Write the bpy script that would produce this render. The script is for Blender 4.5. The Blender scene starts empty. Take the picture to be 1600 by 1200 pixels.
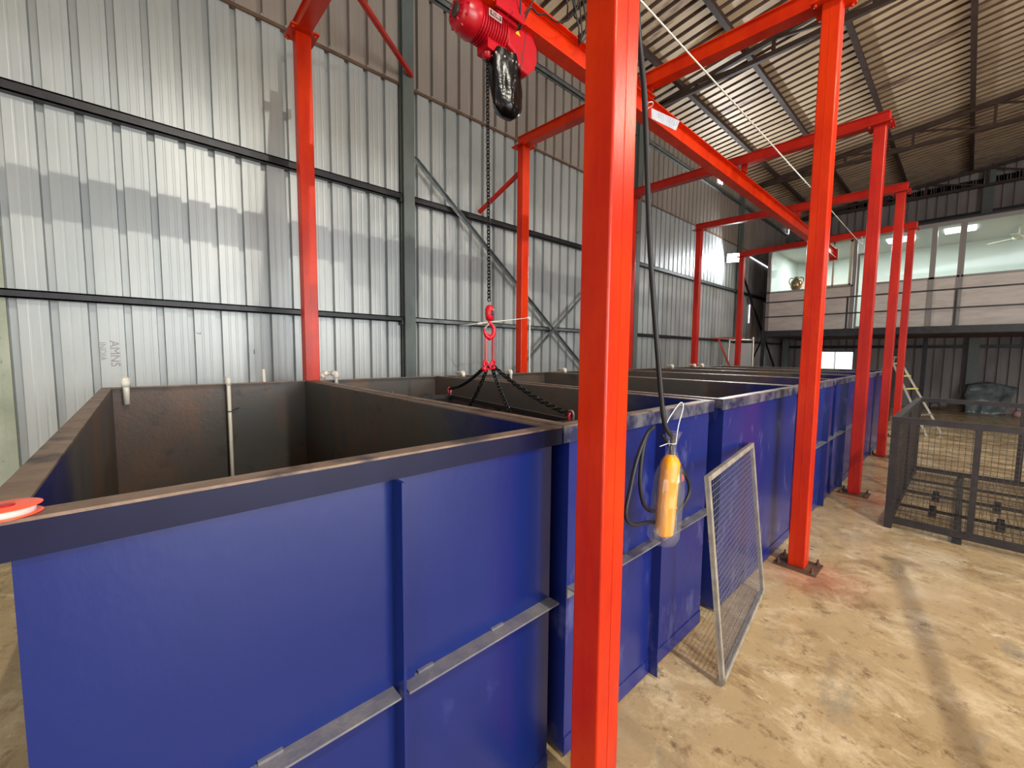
import bpy, math, random
from mathutils import Vector, Matrix, noise as mnoise
random.seed(7)
PI = math.pi
sc = bpy.context.scene
col = sc.collection

# ------------------------------------------------------------------ camera
CAM = Vector((0, 0, 1.64))
yaw, pit, rol = math.radians(47.93081679), math.radians(4.36177644), math.radians(0.5212712)
fwd = Vector((-math.sin(yaw)*math.cos(pit), math.cos(yaw)*math.cos(pit), -math.sin(pit)))
rt = Vector((math.cos(yaw), math.sin(yaw), 0)); up = rt.cross(fwd)
r2 = rt*math.cos(rol) + up*math.sin(rol); u2 = -rt*math.sin(rol) + up*math.cos(rol)
cam_d = bpy.data.cameras.new('camera'); cam_d.sensor_width = 36; cam_d.sensor_fit = 'HORIZONTAL'
cam_d.lens = 641.75/1600*36; cam_d.clip_start = .02; cam_d.clip_end = 200
cam = bpy.data.objects.new('camera', cam_d); col.objects.link(cam)
cam.matrix_world = Matrix(((r2.x, u2.x, -fwd.x, CAM.x), (r2.y, u2.y, -fwd.y, CAM.y), (r2.z, u2.z, -fwd.z, CAM.z), (0, 0, 0, 1)))
sc.camera = cam

# ------------------------------------------------------------------ look
sc.view_settings.view_transform = 'Standard'; sc.view_settings.look = 'None'
sc.view_settings.gamma = 1; sc.view_settings.use_curve_mapping = False
sc.view_settings.exposure = 0.15

# ------------------------------------------------------------------ world and lights
w = bpy.data.worlds.new('sky'); sc.world = w; w.use_nodes = True
bg = w.node_tree.nodes['Background']; bg.inputs[0].default_value = (.93, .97, 1, 1); bg.inputs[1].default_value = 2.2

def area(name, loc, target, sx, sy, power, color):
    l = bpy.data.lights.new(name, 'AREA'); l.shape = 'RECTANGLE'; l.size = sx; l.size_y = sy
    l.energy = power; l.color = color
    o = bpy.data.objects.new(name, l); col.objects.link(o); o.location = loc
    d = Vector(target) - Vector(loc); o.rotation_euler = d.to_track_quat('-Z', 'Y').to_euler()
    return o
# daylight entering by the big roller doors of the right-hand wall and of the wall behind the camera
area('daylight_side_door', (8.8, 3.0, 2.3), (0, 3.0, 1.6), 7.0, 4.2, 760, (.98, .98, 1))
area('daylight_front_door', (2.6, -5.8, 2.2), (2.0, 4, 1.6), 5.0, 4.0, 150, (1, .96, .9))
# lamps added out of view for fill and the floor shadow (bowls below)
for (hx, hy, hz, pw, rad) in ((3.2, 1.2, 6.6, 1050, .03), (3.2, 7.6, 6.6, 760, .2)):
    l = bpy.data.lights.new('added_bay_light', 'SPOT'); l.energy = pw; l.color = (1, .93, .80); l.shadow_soft_size = rad
    l.spot_size = math.radians(165); l.spot_blend = .35
    o = bpy.data.objects.new('added_bay_light', l); col.objects.link(o); o.location = (hx, hy, hz)

# ------------------------------------------------------------------ materials
def lin(c):
    return tuple((x/255/12.92 if x/255 <= .04045 else ((x/255+.055)/1.055)**2.4) for x in c) + (1,)
MATS = {}
def M(name, c, rough=.5, metal=0, c2=None, scale=4, stretch=(1, 1, 1), lo=.35, hi=.65, bump=0, bscale=60, c3=None, scale3=10, lo3=.6, hi3=.72, spec=.5, coat=0, emit=0, coord='Object'):
    m = bpy.data.materials.new(name); m.use_nodes = True; nt = m.node_tree; N = nt.nodes; L = nt.links
    b = N['Principled BSDF']; b.inputs['Roughness'].default_value = rough; b.inputs['Metallic'].default_value = metal
    b.inputs['Specular IOR Level'].default_value = spec; b.inputs['Coat Weight'].default_value = coat; b.inputs['Coat Roughness'].default_value = .12
    b.inputs['Base Color'].default_value = lin(c)
    tc = N.new('ShaderNodeTexCoord'); mp = N.new('ShaderNodeMapping'); mp.inputs['Scale'].default_value = stretch
    L.new(tc.outputs[coord], mp.inputs[0])
    src = None
    def layer(prev, ca, sca, l, h, det=6):
        n = N.new('ShaderNodeTexNoise'); n.inputs['Scale'].default_value = sca; n.inputs['Detail'].default_value = det; n.inputs['Roughness'].default_value = .6
        L.new(mp.outputs[0], n.inputs['Vector'])
        r = N.new('ShaderNodeMapRange'); r.inputs[1].default_value = l; r.inputs[2].default_value = h; L.new(n.outputs[0], r.inputs[0])
        x = N.new('ShaderNodeMix'); x.data_type = 'RGBA'; L.new(r.outputs[0], x.inputs[0])
        if prev is None: x.inputs[6].default_value = lin(c)
        else: L.new(prev, x.inputs[6])
        x.inputs[7].default_value = lin(ca)
        return x.outputs[2]
    if c2: src = layer(src, c2, scale, lo, hi)
    if c3: src = layer(src, c3, scale3, lo3, hi3)
    if src is not None: L.new(src, b.inputs['Base Color'])
    if bump:
        n = N.new('ShaderNodeTexNoise'); n.inputs['Scale'].default_value = bscale; n.inputs['Detail'].default_value = 4
        L.new(mp.outputs[0], n.inputs['Vector'])
        bp = N.new('ShaderNodeBump'); bp.inputs['Strength'].default_value = bump; bp.inputs['Distance'].default_value = .01
        L.new(n.outputs[0], bp.inputs['Height']); L.new(bp.outputs[0], b.inputs['Normal'])
    if emit:
        b.inputs['Emission Color'].default_value = lin(c); b.inputs['Emission Strength'].default_value = emit
    m['src'] = 1
    MATS[name] = m
    return m
M('orange_red_paint', (210, 50, 2), .33, 0, (186, 32, 8), 5, (1, 1, .4), .4, .7, .12, 90, spec=.34)
M('deep_red_paint', (184, 36, 22), .32, 0, (158, 24, 20), 5, (1, 1, .4), .4, .7, .1, 90, spec=.35)
M('blue_paint', (13, 34, 98), .25, 0, (20, 38, 106), 1.6, (1, 1, .6), .4, .7, .05, 40, (44, 56, 124), 7, .66, .8)
M('worn_blue_paint', (20, 34, 106), .27, 0, (32, 44, 112), 1.8, (1, 1, .5), .4, .7, .05, 40, (104, 106, 150), 6, .56, .85)
M('dark_blue_paint', (8, 12, 46), .4, 0, (14, 18, 54), 6, (1, 1, 1), .4, .7, spec=.25)
M('bare_steel_rim', (118, 98, 84), .5, .3, (150, 128, 110), 9, (1, 1, 1), .35, .7, .2, 80, (66, 58, 60), 5, .55, .68)
M('worn_rim_paint', (104, 104, 114), .45, .2, (34, 38, 74), 8, (1, 1, 1), .42, .58, .1, 60)
M('rail_steel', (112, 112, 124), .45, .2, (142, 138, 136), 14, (1, 1, 1), .4, .7, .2, 80)
M('green_grey_steel', (98, 106, 102), .5, .1, (84, 92, 90), 4, (1, 1, .4), .4, .7, .15, 60)
M('black_steel', (30, 30, 34), .4, .3, (46, 46, 50), 10, (1, 1, 1), .4, .7, .1)
M('dark_truss_steel', (60, 46, 42), .6, .0, (74, 58, 50), 6, spec=.25)
M('galvanised_girt', (140, 146, 146), .4, .6, (112, 118, 118), 6)
M('cage_steel', (44, 40, 42), .5, .3, (58, 52, 52), 12, (1, 1, 1), .4, .7, .1)
M('wire_dark', (70, 64, 60), .45, .5)
M('wire_zinc', (132, 134, 142), .4, .3)
M('mesh_frame_steel', (172, 164, 148), .45, .1, (136, 128, 116), 14)
M('pvc_white', (232, 228, 214), .35, 0)
M('chain_black', (22, 22, 24), .35, .6)
M('hook_red', (206, 20, 40), .35, 0)
M('hoist_red', (186, 16, 34), .3, 0, (164, 12, 28), 8)
M('bag_black', (8, 8, 9), .25, 0, bump=.6, bscale=18, spec=.35)
M('cable_rubber', (28, 28, 30), .45)
M('pendant_yellow', (252, 164, 0), .4, 0, bump=.2, bscale=30)
M('button_red', (220, 40, 60), .4)
M('white_tie', (235, 235, 235), .4)
M('tag_white', (168, 170, 178), .5, 0, (150, 154, 164), 30, spec=.2)
M('tag_print', (96, 100, 116), .5)
M('spool_orange', (255, 96, 62), .3, 0)
M('tape_white', (240, 232, 226), .5, 0, (250, 226, 214), 60)
M('aluminium', (196, 192, 178), .35, .7)
M('ladder_step_yellow', (220, 208, 120), .5)
M('office_panel', (186, 176, 168), .5, 0, (168, 158, 150), 2.5, (1, 1, 4), .4, .7)
M('office_frame', (128, 122, 118), .45, .3)
M('office_frame_beige', (176, 164, 140), .5)
M('office_wall_mint', (222, 230, 224), .6)
M('office_ceiling_white', (214, 212, 204), .6)
M('brass', (190, 150, 80), .25, .9, (110, 84, 50), 20)
M('fan_cream', (224, 220, 196), .4)
M('plastic_sheet', (120, 130, 130), .3, 0, (80, 88, 90), 6, bump=.8, bscale=9)
M('pale_cement', (150, 158, 138), .8, 0, (176, 182, 166), 3, (1, 1, 1), .35, .65, .3, 30, (92, 98, 82), 14, .64, .72)
M('yellow_sticker', (240, 190, 20), .5)
M('plate_dark', (60, 50, 48), .4)
M('plate_silver', (210, 170, 170), .4)
M('print_grey', (150, 152, 150), .6)
M('ink_dark', (60, 62, 64), .6)
M('dark_brown_rib', (96, 76, 64), .6, .1, (128, 106, 88), 2.5, (1, 1, 1), .4, .65)  # darker brown for the roof rib faces
M('rust_brown', (84, 62, 50), .6, .2, (110, 84, 64), 6)
M('lamp_housing', (60, 62, 66), .5)
M('lamp_lens', (240, 246, 255), .5, emit=120)
M('bay_lens', (255, 240, 214), .5, emit=12)
M('panel_light_lens', (246, 252, 255), .5, emit=3)
M('pink_rag', (190, 150, 150), .8)
M('bright_leak', (235, 240, 245), .5, emit=3)

def sheet_mat(name, c, c2, rough, metal, streak):
    m = M(name, c, rough, metal, c2, 1.1, (1, 1, .35), .35, .65, .06, 14)
    return m
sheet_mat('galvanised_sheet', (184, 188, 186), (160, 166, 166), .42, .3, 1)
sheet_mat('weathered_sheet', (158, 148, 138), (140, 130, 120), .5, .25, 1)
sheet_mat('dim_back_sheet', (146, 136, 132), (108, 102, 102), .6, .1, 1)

# tank steel interior: mill scale with rust, drips and blue overspray at the tank's aisle end
def tank_inside():
    m = bpy.data.materials.new('mill_scale_steel'); m.use_nodes = True; nt = m.node_tree; N = nt.nodes; L = nt.links
    b = N['Principled BSDF']; b.inputs['Roughness'].default_value = .42; b.inputs['Metallic'].default_value = .25
    geo = N.new('ShaderNodeNewGeometry')
    def noi(s, d, vec, st=None):
        n = N.new('ShaderNodeTexNoise'); n.inputs['Scale'].default_value = s; n.inputs['Detail'].default_value = d; n.inputs['Roughness'].default_value = .62
        if st:
            mp = N.new('ShaderNodeMapping'); mp.inputs['Scale'].default_value = st; L.new(vec, mp.inputs[0]); vec = mp.outputs[0]
        L.new(vec, n.inputs['Vector']); return n.outputs[0]
    def mr(x, a, c_):
        r = N.new('ShaderNodeMapRange'); r.inputs[1].default_value = a; r.inputs[2].default_value = c_; L.new(x, r.inputs[0]); return r.outputs[0]
    def mix(f, a, c_):
        x = N.new('ShaderNodeMix'); x.data_type = 'RGBA'; L.new(f, x.inputs[0])
        if isinstance(a, tuple): x.inputs[6].default_value = lin(a)
        else: L.new(a, x.inputs[6])
        if isinstance(c_, tuple): x.inputs[7].default_value = lin(c_)
        else: L.new(c_, x.inputs[7])
        return x.outputs[2]
    P = geo.outputs['Position']
    c = mix(mr(noi(1.3, 6, P), .42, .66), (84, 84, 82), (98, 82, 72))
    c = mix(mr(noi(2.2, 7, P, (1, 1, .5)), .52, .74), c, (122, 92, 70))
    c = mix(mr(noi(5, 6, P), .58, .74), c, (62, 56, 54))
    sep = N.new('ShaderNodeSeparateXYZ'); L.new(P, sep.inputs[0])
    ad = N.new('ShaderNodeMath'); ad.operation = 'MULTIPLY_ADD'; L.new(noi(2.2, 4, P), ad.inputs[0]); ad.inputs[1].default_value = 1.1; L.new(sep.outputs[0], ad.inputs[2])
    c = mix(mr(ad.outputs[0], -1.25, -.75), c, (24, 34, 104))
    L.new(c, b.inputs['Base Color'])
    bp = N.new('ShaderNodeBump'); bp.inputs['Strength'].default_value = .15; bp.inputs['Distance'].default_value = .01; L.new(noi(30, 4, P), bp.inputs['Height']); L.new(bp.outputs[0], b.inputs['Normal'])
    MATS['mill_scale_steel'] = m
tank_inside()

def floor_mat():
    m = bpy.data.materials.new('stained_concrete'); m.use_nodes = True; nt = m.node_tree; N = nt.nodes; L = nt.links
    b = N['Principled BSDF']
    geo = N.new('ShaderNodeNewGeometry'); P = geo.outputs['Position']
    def noi(s, d, st=None, ro=.6, dist=0):
        n = N.new('ShaderNodeTexNoise'); n.inputs['Scale'].default_value = s; n.inputs['Detail'].default_value = d; n.inputs['Roughness'].default_value = ro; n.inputs['Distortion'].default_value = dist
        v = P
        if st:
            mp = N.new('ShaderNodeMapping'); mp.inputs['Scale'].default_value = st; mp.inputs['Rotation'].default_value = (0, 0, .6); L.new(P, mp.inputs[0]); v = mp.outputs[0]
        L.new(v, n.inputs['Vector']); return n.outputs[0]
    def mr(x, a, c_):
        r = N.new('ShaderNodeMapRange'); r.inputs[1].default_value = a; r.inputs[2].default_value = c_; L.new(x, r.inputs[0]); return r.outputs[0]
    def mix(f, a, c_):
        x = N.new('ShaderNodeMix'); x.data_type = 'RGBA'; L.new(f, x.inputs[0])
        if isinstance(a, tuple): x.inputs[6].default_value = lin(a)
        else: L.new(a, x.inputs[6])
        x.inputs[7].default_value = lin(c_)
        return x.outputs[2]
    c = mix(mr(noi(.7, 5), .35, .65), (196, 170, 128), (178, 154, 116))
    c = mix(mr(noi(3.0, 9, (1, 1.3, 1), .74, .3), .50, .68), c, (228, 208, 170))
    c = mix(mr(noi(1.9, 10, (1, 1.25, 1), .76, .5), .52, .66), c, (132, 104, 70))
    c = mix(mr(noi(9, 9, None, .75), .56, .68), c, (112, 88, 60))
    c = mix(mr(noi(26, 8, None, .75), .58, .70), c, (150, 126, 92))
    c = mix(mr(noi(4.5, 10, (1, 2.6, 1), .8, .6), .60, .68), c, (236, 220, 186))
    c = mix(mr(noi(1.1, 6, (2.5, 1, 1), .7), .58, .72), c, (146, 138, 122))
    # red paint overspray round the feet of the portal posts
    mask = None
    for (x, y) in ((-.70, 3.66), (-.74, 6.2), (-.75, 8.9)):
        vd = N.new('ShaderNodeVectorMath'); vd.operation = 'DISTANCE'; L.new(P, vd.inputs[0]); vd.inputs[1].default_value = (x, y, 0)
        ad = N.new('ShaderNodeMath'); ad.operation = 'MULTIPLY_ADD'; L.new(noi(8, 5), ad.inputs[0]); ad.inputs[1].default_value = -.35; L.new(vd.outputs['Value'], ad.inputs[2])
        r = N.new('ShaderNodeMapRange'); r.inputs[1].default_value = .22; r.inputs[2].default_value = -.05; r.inputs[3].default_value = 0; r.inputs[4].default_value = .38; L.new(ad.outputs[0], r.inputs[0])
        c = mix(r.outputs[0], c, (176, 70, 62))
    L.new(c, b.inputs['Base Color'])
    L.new(mr(noi(2.5, 6), .2, 1.3), b.inputs['Roughness'])
    b.inputs['Specular IOR Level'].default_value = .35
    bp = N.new('ShaderNodeBump'); bp.inputs['Strength'].default_value = .25; bp.inputs['Distance'].default_value = .01; L.new(noi(14, 7), bp.inputs['Height']); L.new(bp.outputs[0], b.inputs['Normal'])
    MATS['stained_concrete'] = m
floor_mat()

def roof_mat():
    m = bpy.data.materials.new('rusty_roof_sheet'); m.use_nodes = True; nt = m.node_tree; N = nt.nodes; L = nt.links
    b = N['Principled BSDF']; b.inputs['Roughness'].default_value = .5; b.inputs['Metallic'].default_value = .1
    geo = N.new('ShaderNodeNewGeometry'); P = geo.outputs['Position']
    def noi(s, d, st):
        mp = N.new('ShaderNodeMapping'); mp.inputs['Scale'].default_value = st; L.new(P, mp.inputs[0])
        n = N.new('ShaderNodeTexNoise'); n.inputs['Scale'].default_value = s; n.inputs['Detail'].default_value = d; n.inputs['Roughness'].default_value = .65
        L.new(mp.outputs[0], n.inputs['Vector']); return n.outputs[0]
    def mr(x, a, c_):
        r = N.new('ShaderNodeMapRange'); r.inputs[1].default_value = a; r.inputs[2].default_value = c_; L.new(x, r.inputs[0]); return r.outputs[0]
    def mix(f, a, c_):
        x = N.new('ShaderNodeMix'); x.data_type = 'RGBA'; L.new(f, x.inputs[0])
        if isinstance(a, tuple): x.inputs[6].default_value = lin(a)
        else: L.new(a, x.inputs[6])
        x.inputs[7].default_value = lin(c_)
        return x.outputs[2]
    c = mix(mr(noi(1, 5, (.5, 1, 1)), .4, .65), (216, 194, 160), (190, 166, 138))
    c = mix(mr(noi(1.2, 8, (.7, 2.4, 1)), .55, .68), c, (112, 84, 72))
    L.new(c, b.inputs['Base Color'])
    MATS['rusty_roof_sheet'] = m
roof_mat()

def glass_mat(name, tint, mixf):
    m = bpy.data.materials.new(name); m.use_nodes = True; nt = m.node_tree; N = nt.nodes; L = nt.links
    out = N['Material Output']; N.remove(N['Principled BSDF'])
    t = N.new('ShaderNodeBsdfTransparent'); t.inputs[0].default_value = lin(tint)
    g = N.new('ShaderNodeBsdfGlossy'); g.inputs['Roughness'].default_value = .05; g.inputs[0].default_value = (1, 1, 1, 1)
    x = N.new('ShaderNodeMixShader'); x.inputs[0].default_value = mixf
    L.new(t.outputs[0], x.inputs[1]); L.new(g.outputs[0], x.inputs[2]); L.new(x.outputs[0], out.inputs[0])
    MATS[name] = m
glass_mat('window_glass', (247, 251, 249), .07)
glass_mat('clear_plastic', (248, 248, 248), .05)
_nt = MATS['clear_plastic'].node_tree; _d = _nt.nodes.new('ShaderNodeBsdfDiffuse'); _d.inputs[0].default_value = (.8, .8, .82, 1)
_x = _nt.nodes.new('ShaderNodeMixShader'); _x.inputs[0].default_value = .06; _o = _nt.nodes['Material Output']; _p = _o.inputs[0].links[0].from_socket
_nt.links.new(_p, _x.inputs[1]); _nt.links.new(_d.outputs[0], _x.inputs[2]); _nt.links.new(_x.outputs[0], _o.inputs[0])

# ------------------------------------------------------------------ mesh builder
class MB:
    def __init__(s): s.v = []; s.f = []; s.mi = []; s.smooth = []
    def add(s, vs, fs, mi=0, smooth=False):
        n = len(s.v); s.v += [Vector(p) for p in vs]
        for f in fs: s.f.append(tuple(i+n for i in f)); s.mi.append(mi); s.smooth.append(smooth)
        return s
    def box(s, x0, x1, y0, y1, z0, z1, mi=0):
        vs = [(x, y, z) for z in (z0, z1) for y in (y0, y1) for x in (x0, x1)]
        s.add(vs, [(0, 2, 3, 1), (4, 5, 7, 6), (0, 1, 5, 4), (2, 6, 7, 3), (0, 4, 6, 2), (1, 3, 7, 5)], mi); return s
    def bar(s, p, q, a, b, upv=(0, 0, 1), mi=0):
        p = Vector(p); q = Vector(q); d = (q-p).normalized(); u = Vector(upv)
        if abs(d.dot(u)) > .98: u = Vector((1, 0, 0))
        sd = d.cross(u).normalized(); u = sd.cross(d).normalized()
        vs = [e + sd*(i*a/2) + u*(j*b/2) for e in (p, q) for (i, j) in ((-1, -1), (1, -1), (1, 1), (-1, 1))]
        s.add(vs, [(0, 1, 2, 3), (7, 6, 5, 4), (0, 4, 5, 1), (1, 5, 6, 2), (2, 6, 7, 3), (3, 7, 4, 0)], mi); return s
    def tube(s, pts, r, n=8, closed=False, cap=True, mi=0):
        pts = [Vector(p) for p in pts]; k = len(pts); rings = []
        rr = r if isinstance(r, (list, tuple)) else [r]*k
        prev = None
        for i in range(k):
            if closed: d = pts[(i+1) % k]-pts[i-1]
            else: d = pts[min(i+1, k-1)]-pts[max(i-1, 0)]
            d.normalize()
            if prev is None:
                a = Vector((0, 0, 1)) if abs(d.z) < .9 else Vector((1, 0, 0))
                sd = d.cross(a).normalized()
            else:
                sd = (prev - d*prev.dot(d)).normalized()
            prev = sd; u = sd.cross(d)
            rings.append([pts[i] + (sd*math.cos(t)+u*math.sin(t))*rr[i] for t in [2*PI*j/n for j in range(n)]])
        vs = [p for r_ in rings for p in r_]; fs = []
        for i in range(k if closed else k-1):
            a = i*n; b = ((i+1) % k)*n
            for j in range(n): fs.append((a+j, a+(j+1) % n, b+(j+1) % n, b+j))
        if cap and not closed: fs.append(tuple(range(n))[::-1]); fs.append(tuple(range((k-1)*n, k*n)))
        s.add(vs, fs, mi, True); return s
    def lathe(s, prof, base, axis, n=24, mi=0, smooth=True):
        base = Vector(base); ax = Vector(axis).normalized(); a = Vector((0, 0, 1)) if abs(ax.z) < .9 else Vector((1, 0, 0))
        e1 = ax.cross(a).normalized(); e2 = ax.cross(e1)
        vs = [base + ax*h + (e1*math.cos(t)+e2*math.sin(t))*r for (r, h) in prof for t in [2*PI*j/n for j in range(n)]]
        fs = []
        for i in range(len(prof)-1):
            for j in range(n): fs.append((i*n+j, i*n+(j+1) % n, (i+1)*n+(j+1) % n, (i+1)*n+j))
        fs.append(tuple(range(n))[::-1]); fs.append(tuple(range((len(prof)-1)*n, len(prof)*n)))
        s.add(vs, fs, mi, smooth); return s
    def prism(s, poly, base, ex, ey, ez, h, mi=0):
        base = Vector(base); ex = Vector(ex); ey = Vector(ey); ez = Vector(ez); n = len(poly)
        vs = [base+ex*a+ey*b for a, b in poly] + [base+ex*a+ey*b+ez*h for a, b in poly]
        fs = [tuple(range(n))[::-1], tuple(range(n, 2*n))] + [(i, (i+1) % n, (i+1) % n+n, i+n) for i in range(n)]
        s.add(vs, fs, mi); return s
    def build(s, name, mats, parent=None, **kw):
        me = bpy.data.meshes.new(name)
        off = Vector((0, 0, 0))
        p = parent
        while p is not None: off += p.location; p = p.parent
        me.from_pydata([v-off for v in s.v], [], s.f)
        for m in (mats if isinstance(mats, (list, tuple)) else [mats]): me.materials.append(MATS[m])
        me.polygons.foreach_set('material_index', s.mi); me.polygons.foreach_set('use_smooth', s.smooth)
        me.update()
        import bmesh
        bm = bmesh.new(); bm.from_mesh(me); bmesh.ops.recalc_face_normals(bm, faces=bm.faces); bm.to_mesh(me); bm.free()
        o = bpy.data.objects.new(name, me); col.objects.link(o); o.parent = parent
        for k, v in kw.items(): o[k] = v
        return o
def thing(name, label, cat, loc=(0, 0, 0), group=None):
    o = bpy.data.objects.new(name, None); col.objects.link(o); o.location = loc; o.empty_display_size = .1
    o['label'] = label; o['category'] = cat
    if group: o['group'] = group
    return o
def solo(mb, name, mats, label, cat, group=None):
    # a thing that is one mesh; origin moved to its centre
    c = sum(mb.v, Vector())/len(mb.v); mb.v = [v-c for v in mb.v]
    o = mb.build(name, mats); o.location = c; o['label'] = label; o['category'] = cat
    if group: o['group'] = group
    return o
def bevel(o, wd=.003, seg=2):
    m = o.modifiers.new('bevel', 'BEVEL'); m.width = wd; m.segments = seg; m.limit_method = 'ANGLE'; m.angle_limit = .7
    return o
def text(body, size, loc, xdir, ydir, mat, parent, name='lettering'):
    cu = bpy.data.curves.new(name, 'FONT'); cu.body = body; cu.size = size; cu.align_x = 'CENTER'; cu.align_y = 'CENTER'; cu.extrude = .0004
    o = bpy.data.objects.new(name, cu); col.objects.link(o)
    x = Vector(xdir).normalized(); y = Vector(ydir); y = (y-x*y.dot(x)).normalized(); z = x.cross(y)
    bpy.context.view_layer.update()
    me = bpy.data.meshes.new_from_object(o.evaluated_get(bpy.context.evaluated_depsgraph_get())); bpy.data.objects.remove(o)
    R_ = Matrix((x, y, z)).transposed()
    off = Vector((0, 0, 0)); p = parent
    while p is not None: off += p.location; p = p.parent
    for v in me.vertices: v.co = R_ @ v.co + Vector(loc) - off
    me.materials.clear(); me.materials.append(MATS[mat])
    o = bpy.data.objects.new(name, me); col.objects.link(o); o.parent = parent
    return o

# ------------------------------------------------------------------ the hall
WX = -5.0; YB = 18.7; YF = -6.0; XR = 9.0; RIDGE = 2.6
def roofz(x): return 6.72 + .1*(x-WX) if x < RIDGE else 6.72 + .1*(RIDGE-WX) - .1*(x-RIDGE)
fl = MB().box(-7, XR+.3, YF-.3, YB+.3, -.15, 0); fl.build('floor', 'stained_concrete', kind='structure')

PITCH = .2195
def profile(u0, u1, phase, depth=.055, rw=.028, fd=.0012):
    # (u, d): flat pans, narrow rib going outwards at each pitch, two shallow flutes in every pan
    pts = [(u0, 0)]
    k = math.ceil((u0+.03-phase)/PITCH)
    while phase+k*PITCH < u1-.03:
        u = phase+k*PITCH
        for du, d in ((-rw, 0), (-rw+.006, depth), (rw-.006, depth), (rw, 0)): pts.append((u+du, d))
        for du, d in ((.078, 0), (.083, fd), (.093, fd), (.098, 0), (.138, 0), (.143, fd), (.153, fd), (.158, 0)):
            if u+du < u1: pts.append((u+du, d))
        k += 1
    pts.append((u1, 0)); return pts
def sheet(prof, fn, v0, v1, rows=1):
    vs = []; fs = []; n = len(prof)
    for r in range(rows+1):
        v = v0+(v1-v0)*r/rows
        for (u, d) in prof: vs.append(fn(u, d, v))
    for r in range(rows):
        for i in range(n-1): fs.append((r*n+i, r*n+i+1, (r+1)*n+i+1, (r+1)*n+i))
    m = MB(); m.add(vs, fs); return m
pr = profile(YF, 14.9, -.728)
wl = sheet(pr, lambda u, d, v: (WX-d, u, v), 0, 5.04).build('wall_left', 'galvanised_sheet', kind='structure')
pr2 = profile(YF, YB, -.728+.01)
sheet(pr2, lambda u, d, v: (WX+.012-d, u, v), 4.98, 6.70).build('upper_cladding', 'weathered_sheet', wl)
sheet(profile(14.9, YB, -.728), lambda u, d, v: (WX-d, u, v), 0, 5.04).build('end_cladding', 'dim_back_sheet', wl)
lap = MB().box(WX+.012, WX+.022, YF, 15, 4.965, 5.0); lap.build('lap_flashing', 'rust_brown', wl)
# prints and marks on the sheets
text('AMNS', .085, (WX+.002, -.17, 1.60), (0, 0, -1), (0, 1, 0), 'print_grey', wl, 'sheet_print')
text('INDIA', .06, (WX+.002, -.245, 1.62), (0, 0, -1), (0, 1, 0), 'print_grey', wl, 'sheet_print')
text('7', .05, (WX+.002, .42, 1.80), (0, 0, -1), (0, 1, 0), 'ink_dark', wl, 'pen_mark')
text('1', .07, (WX+.002, .88, 1.62), (0, 1, 0), (0, 0, 1), 'ink_dark', wl, 'pen_mark')
# back wall with the window opening
px = profile(WX, XR, -.98+.005)
def bw(v0, v1, x0=WX, x1=XR): return sheet([(u, d) for u, d in profile(x0, x1, -.98)], lambda u, d, v: (u, YB+d, v), v0, v1)
wb = MB()
for part in (bw(0, .95), bw(.95, 1.78, WX, -3.72), bw(.95, 1.78, -2.72, XR), bw(1.78, 6.9)): wb.add(part.v, part.f)
# gable above 6.9 follows the roof
g = MB()
gp = profile(WX, XR, -.98); n = len(gp)
g.add([(u, YB+d, 6.68) for u, d in gp] + [(u, YB+d, roofz(u)+.12) for u, d in gp], [(i, i+1, n+i+1, n+i) for i in range(n-1)])
wb.add(g.v, g.f)
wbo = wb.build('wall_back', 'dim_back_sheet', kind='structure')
wn = MB()
for a in ((-3.75, -3.70), (-2.74, -2.69), (-3.255, -3.235)): wn.box(a[0], a[1], YB-.04, YB+.02, .93, 1.80)
wn.box(-3.75, -2.69, YB-.04, YB+.02, .92, .95); wn.box(-3.75, -2.69, YB-.04, YB+.02, 1.77, 1.81)
wno = wn.build('window_1', 'office_frame', kind='structure')
MB().box(-3.70, -2.74, YB-.012, YB-.006, .95, 1.77).build('pane', 'window_glass', wno)
# wall on the right and in front, each with its big roller door standing open
def wall_open(fn, u0, u1, o0, o1, oz, ztop, ph):
    m = MB()
    for (a, b, z0, z1) in ((u0, o0, 0, ztop), (o1, u1, 0, ztop), (o0, o1, oz, ztop)):
        s_ = sheet(profile(a, b, ph), fn, z0, z1); m.add(s_.v, s_.f)
    return m
wall_open(lambda u, d, v: (XR+d, u, v), YF, YB, -.5, 6.5, 4.4, roofz(XR), -.7).build('wall_right', 'galvanised_sheet', kind='structure')
wall_open(lambda u, d, v: (u, YF-d, v), WX, XR, .1, 5.1, 4.2, 6.75, -.7).build('wall_front', 'galvanised_sheet', kind='structure')
# roof sheets run up the slope
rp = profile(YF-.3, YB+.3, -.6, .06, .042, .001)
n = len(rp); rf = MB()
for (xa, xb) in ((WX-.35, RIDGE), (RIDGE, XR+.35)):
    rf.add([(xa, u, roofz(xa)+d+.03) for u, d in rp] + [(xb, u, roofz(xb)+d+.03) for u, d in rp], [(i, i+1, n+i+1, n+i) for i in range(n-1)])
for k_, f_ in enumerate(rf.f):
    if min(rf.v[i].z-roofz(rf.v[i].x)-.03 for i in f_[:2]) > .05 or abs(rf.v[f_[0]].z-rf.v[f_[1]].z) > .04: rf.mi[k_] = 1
rf.build('ceiling', ['rusty_roof_sheet', 'dark_brown_rib'], kind='structure')

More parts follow.
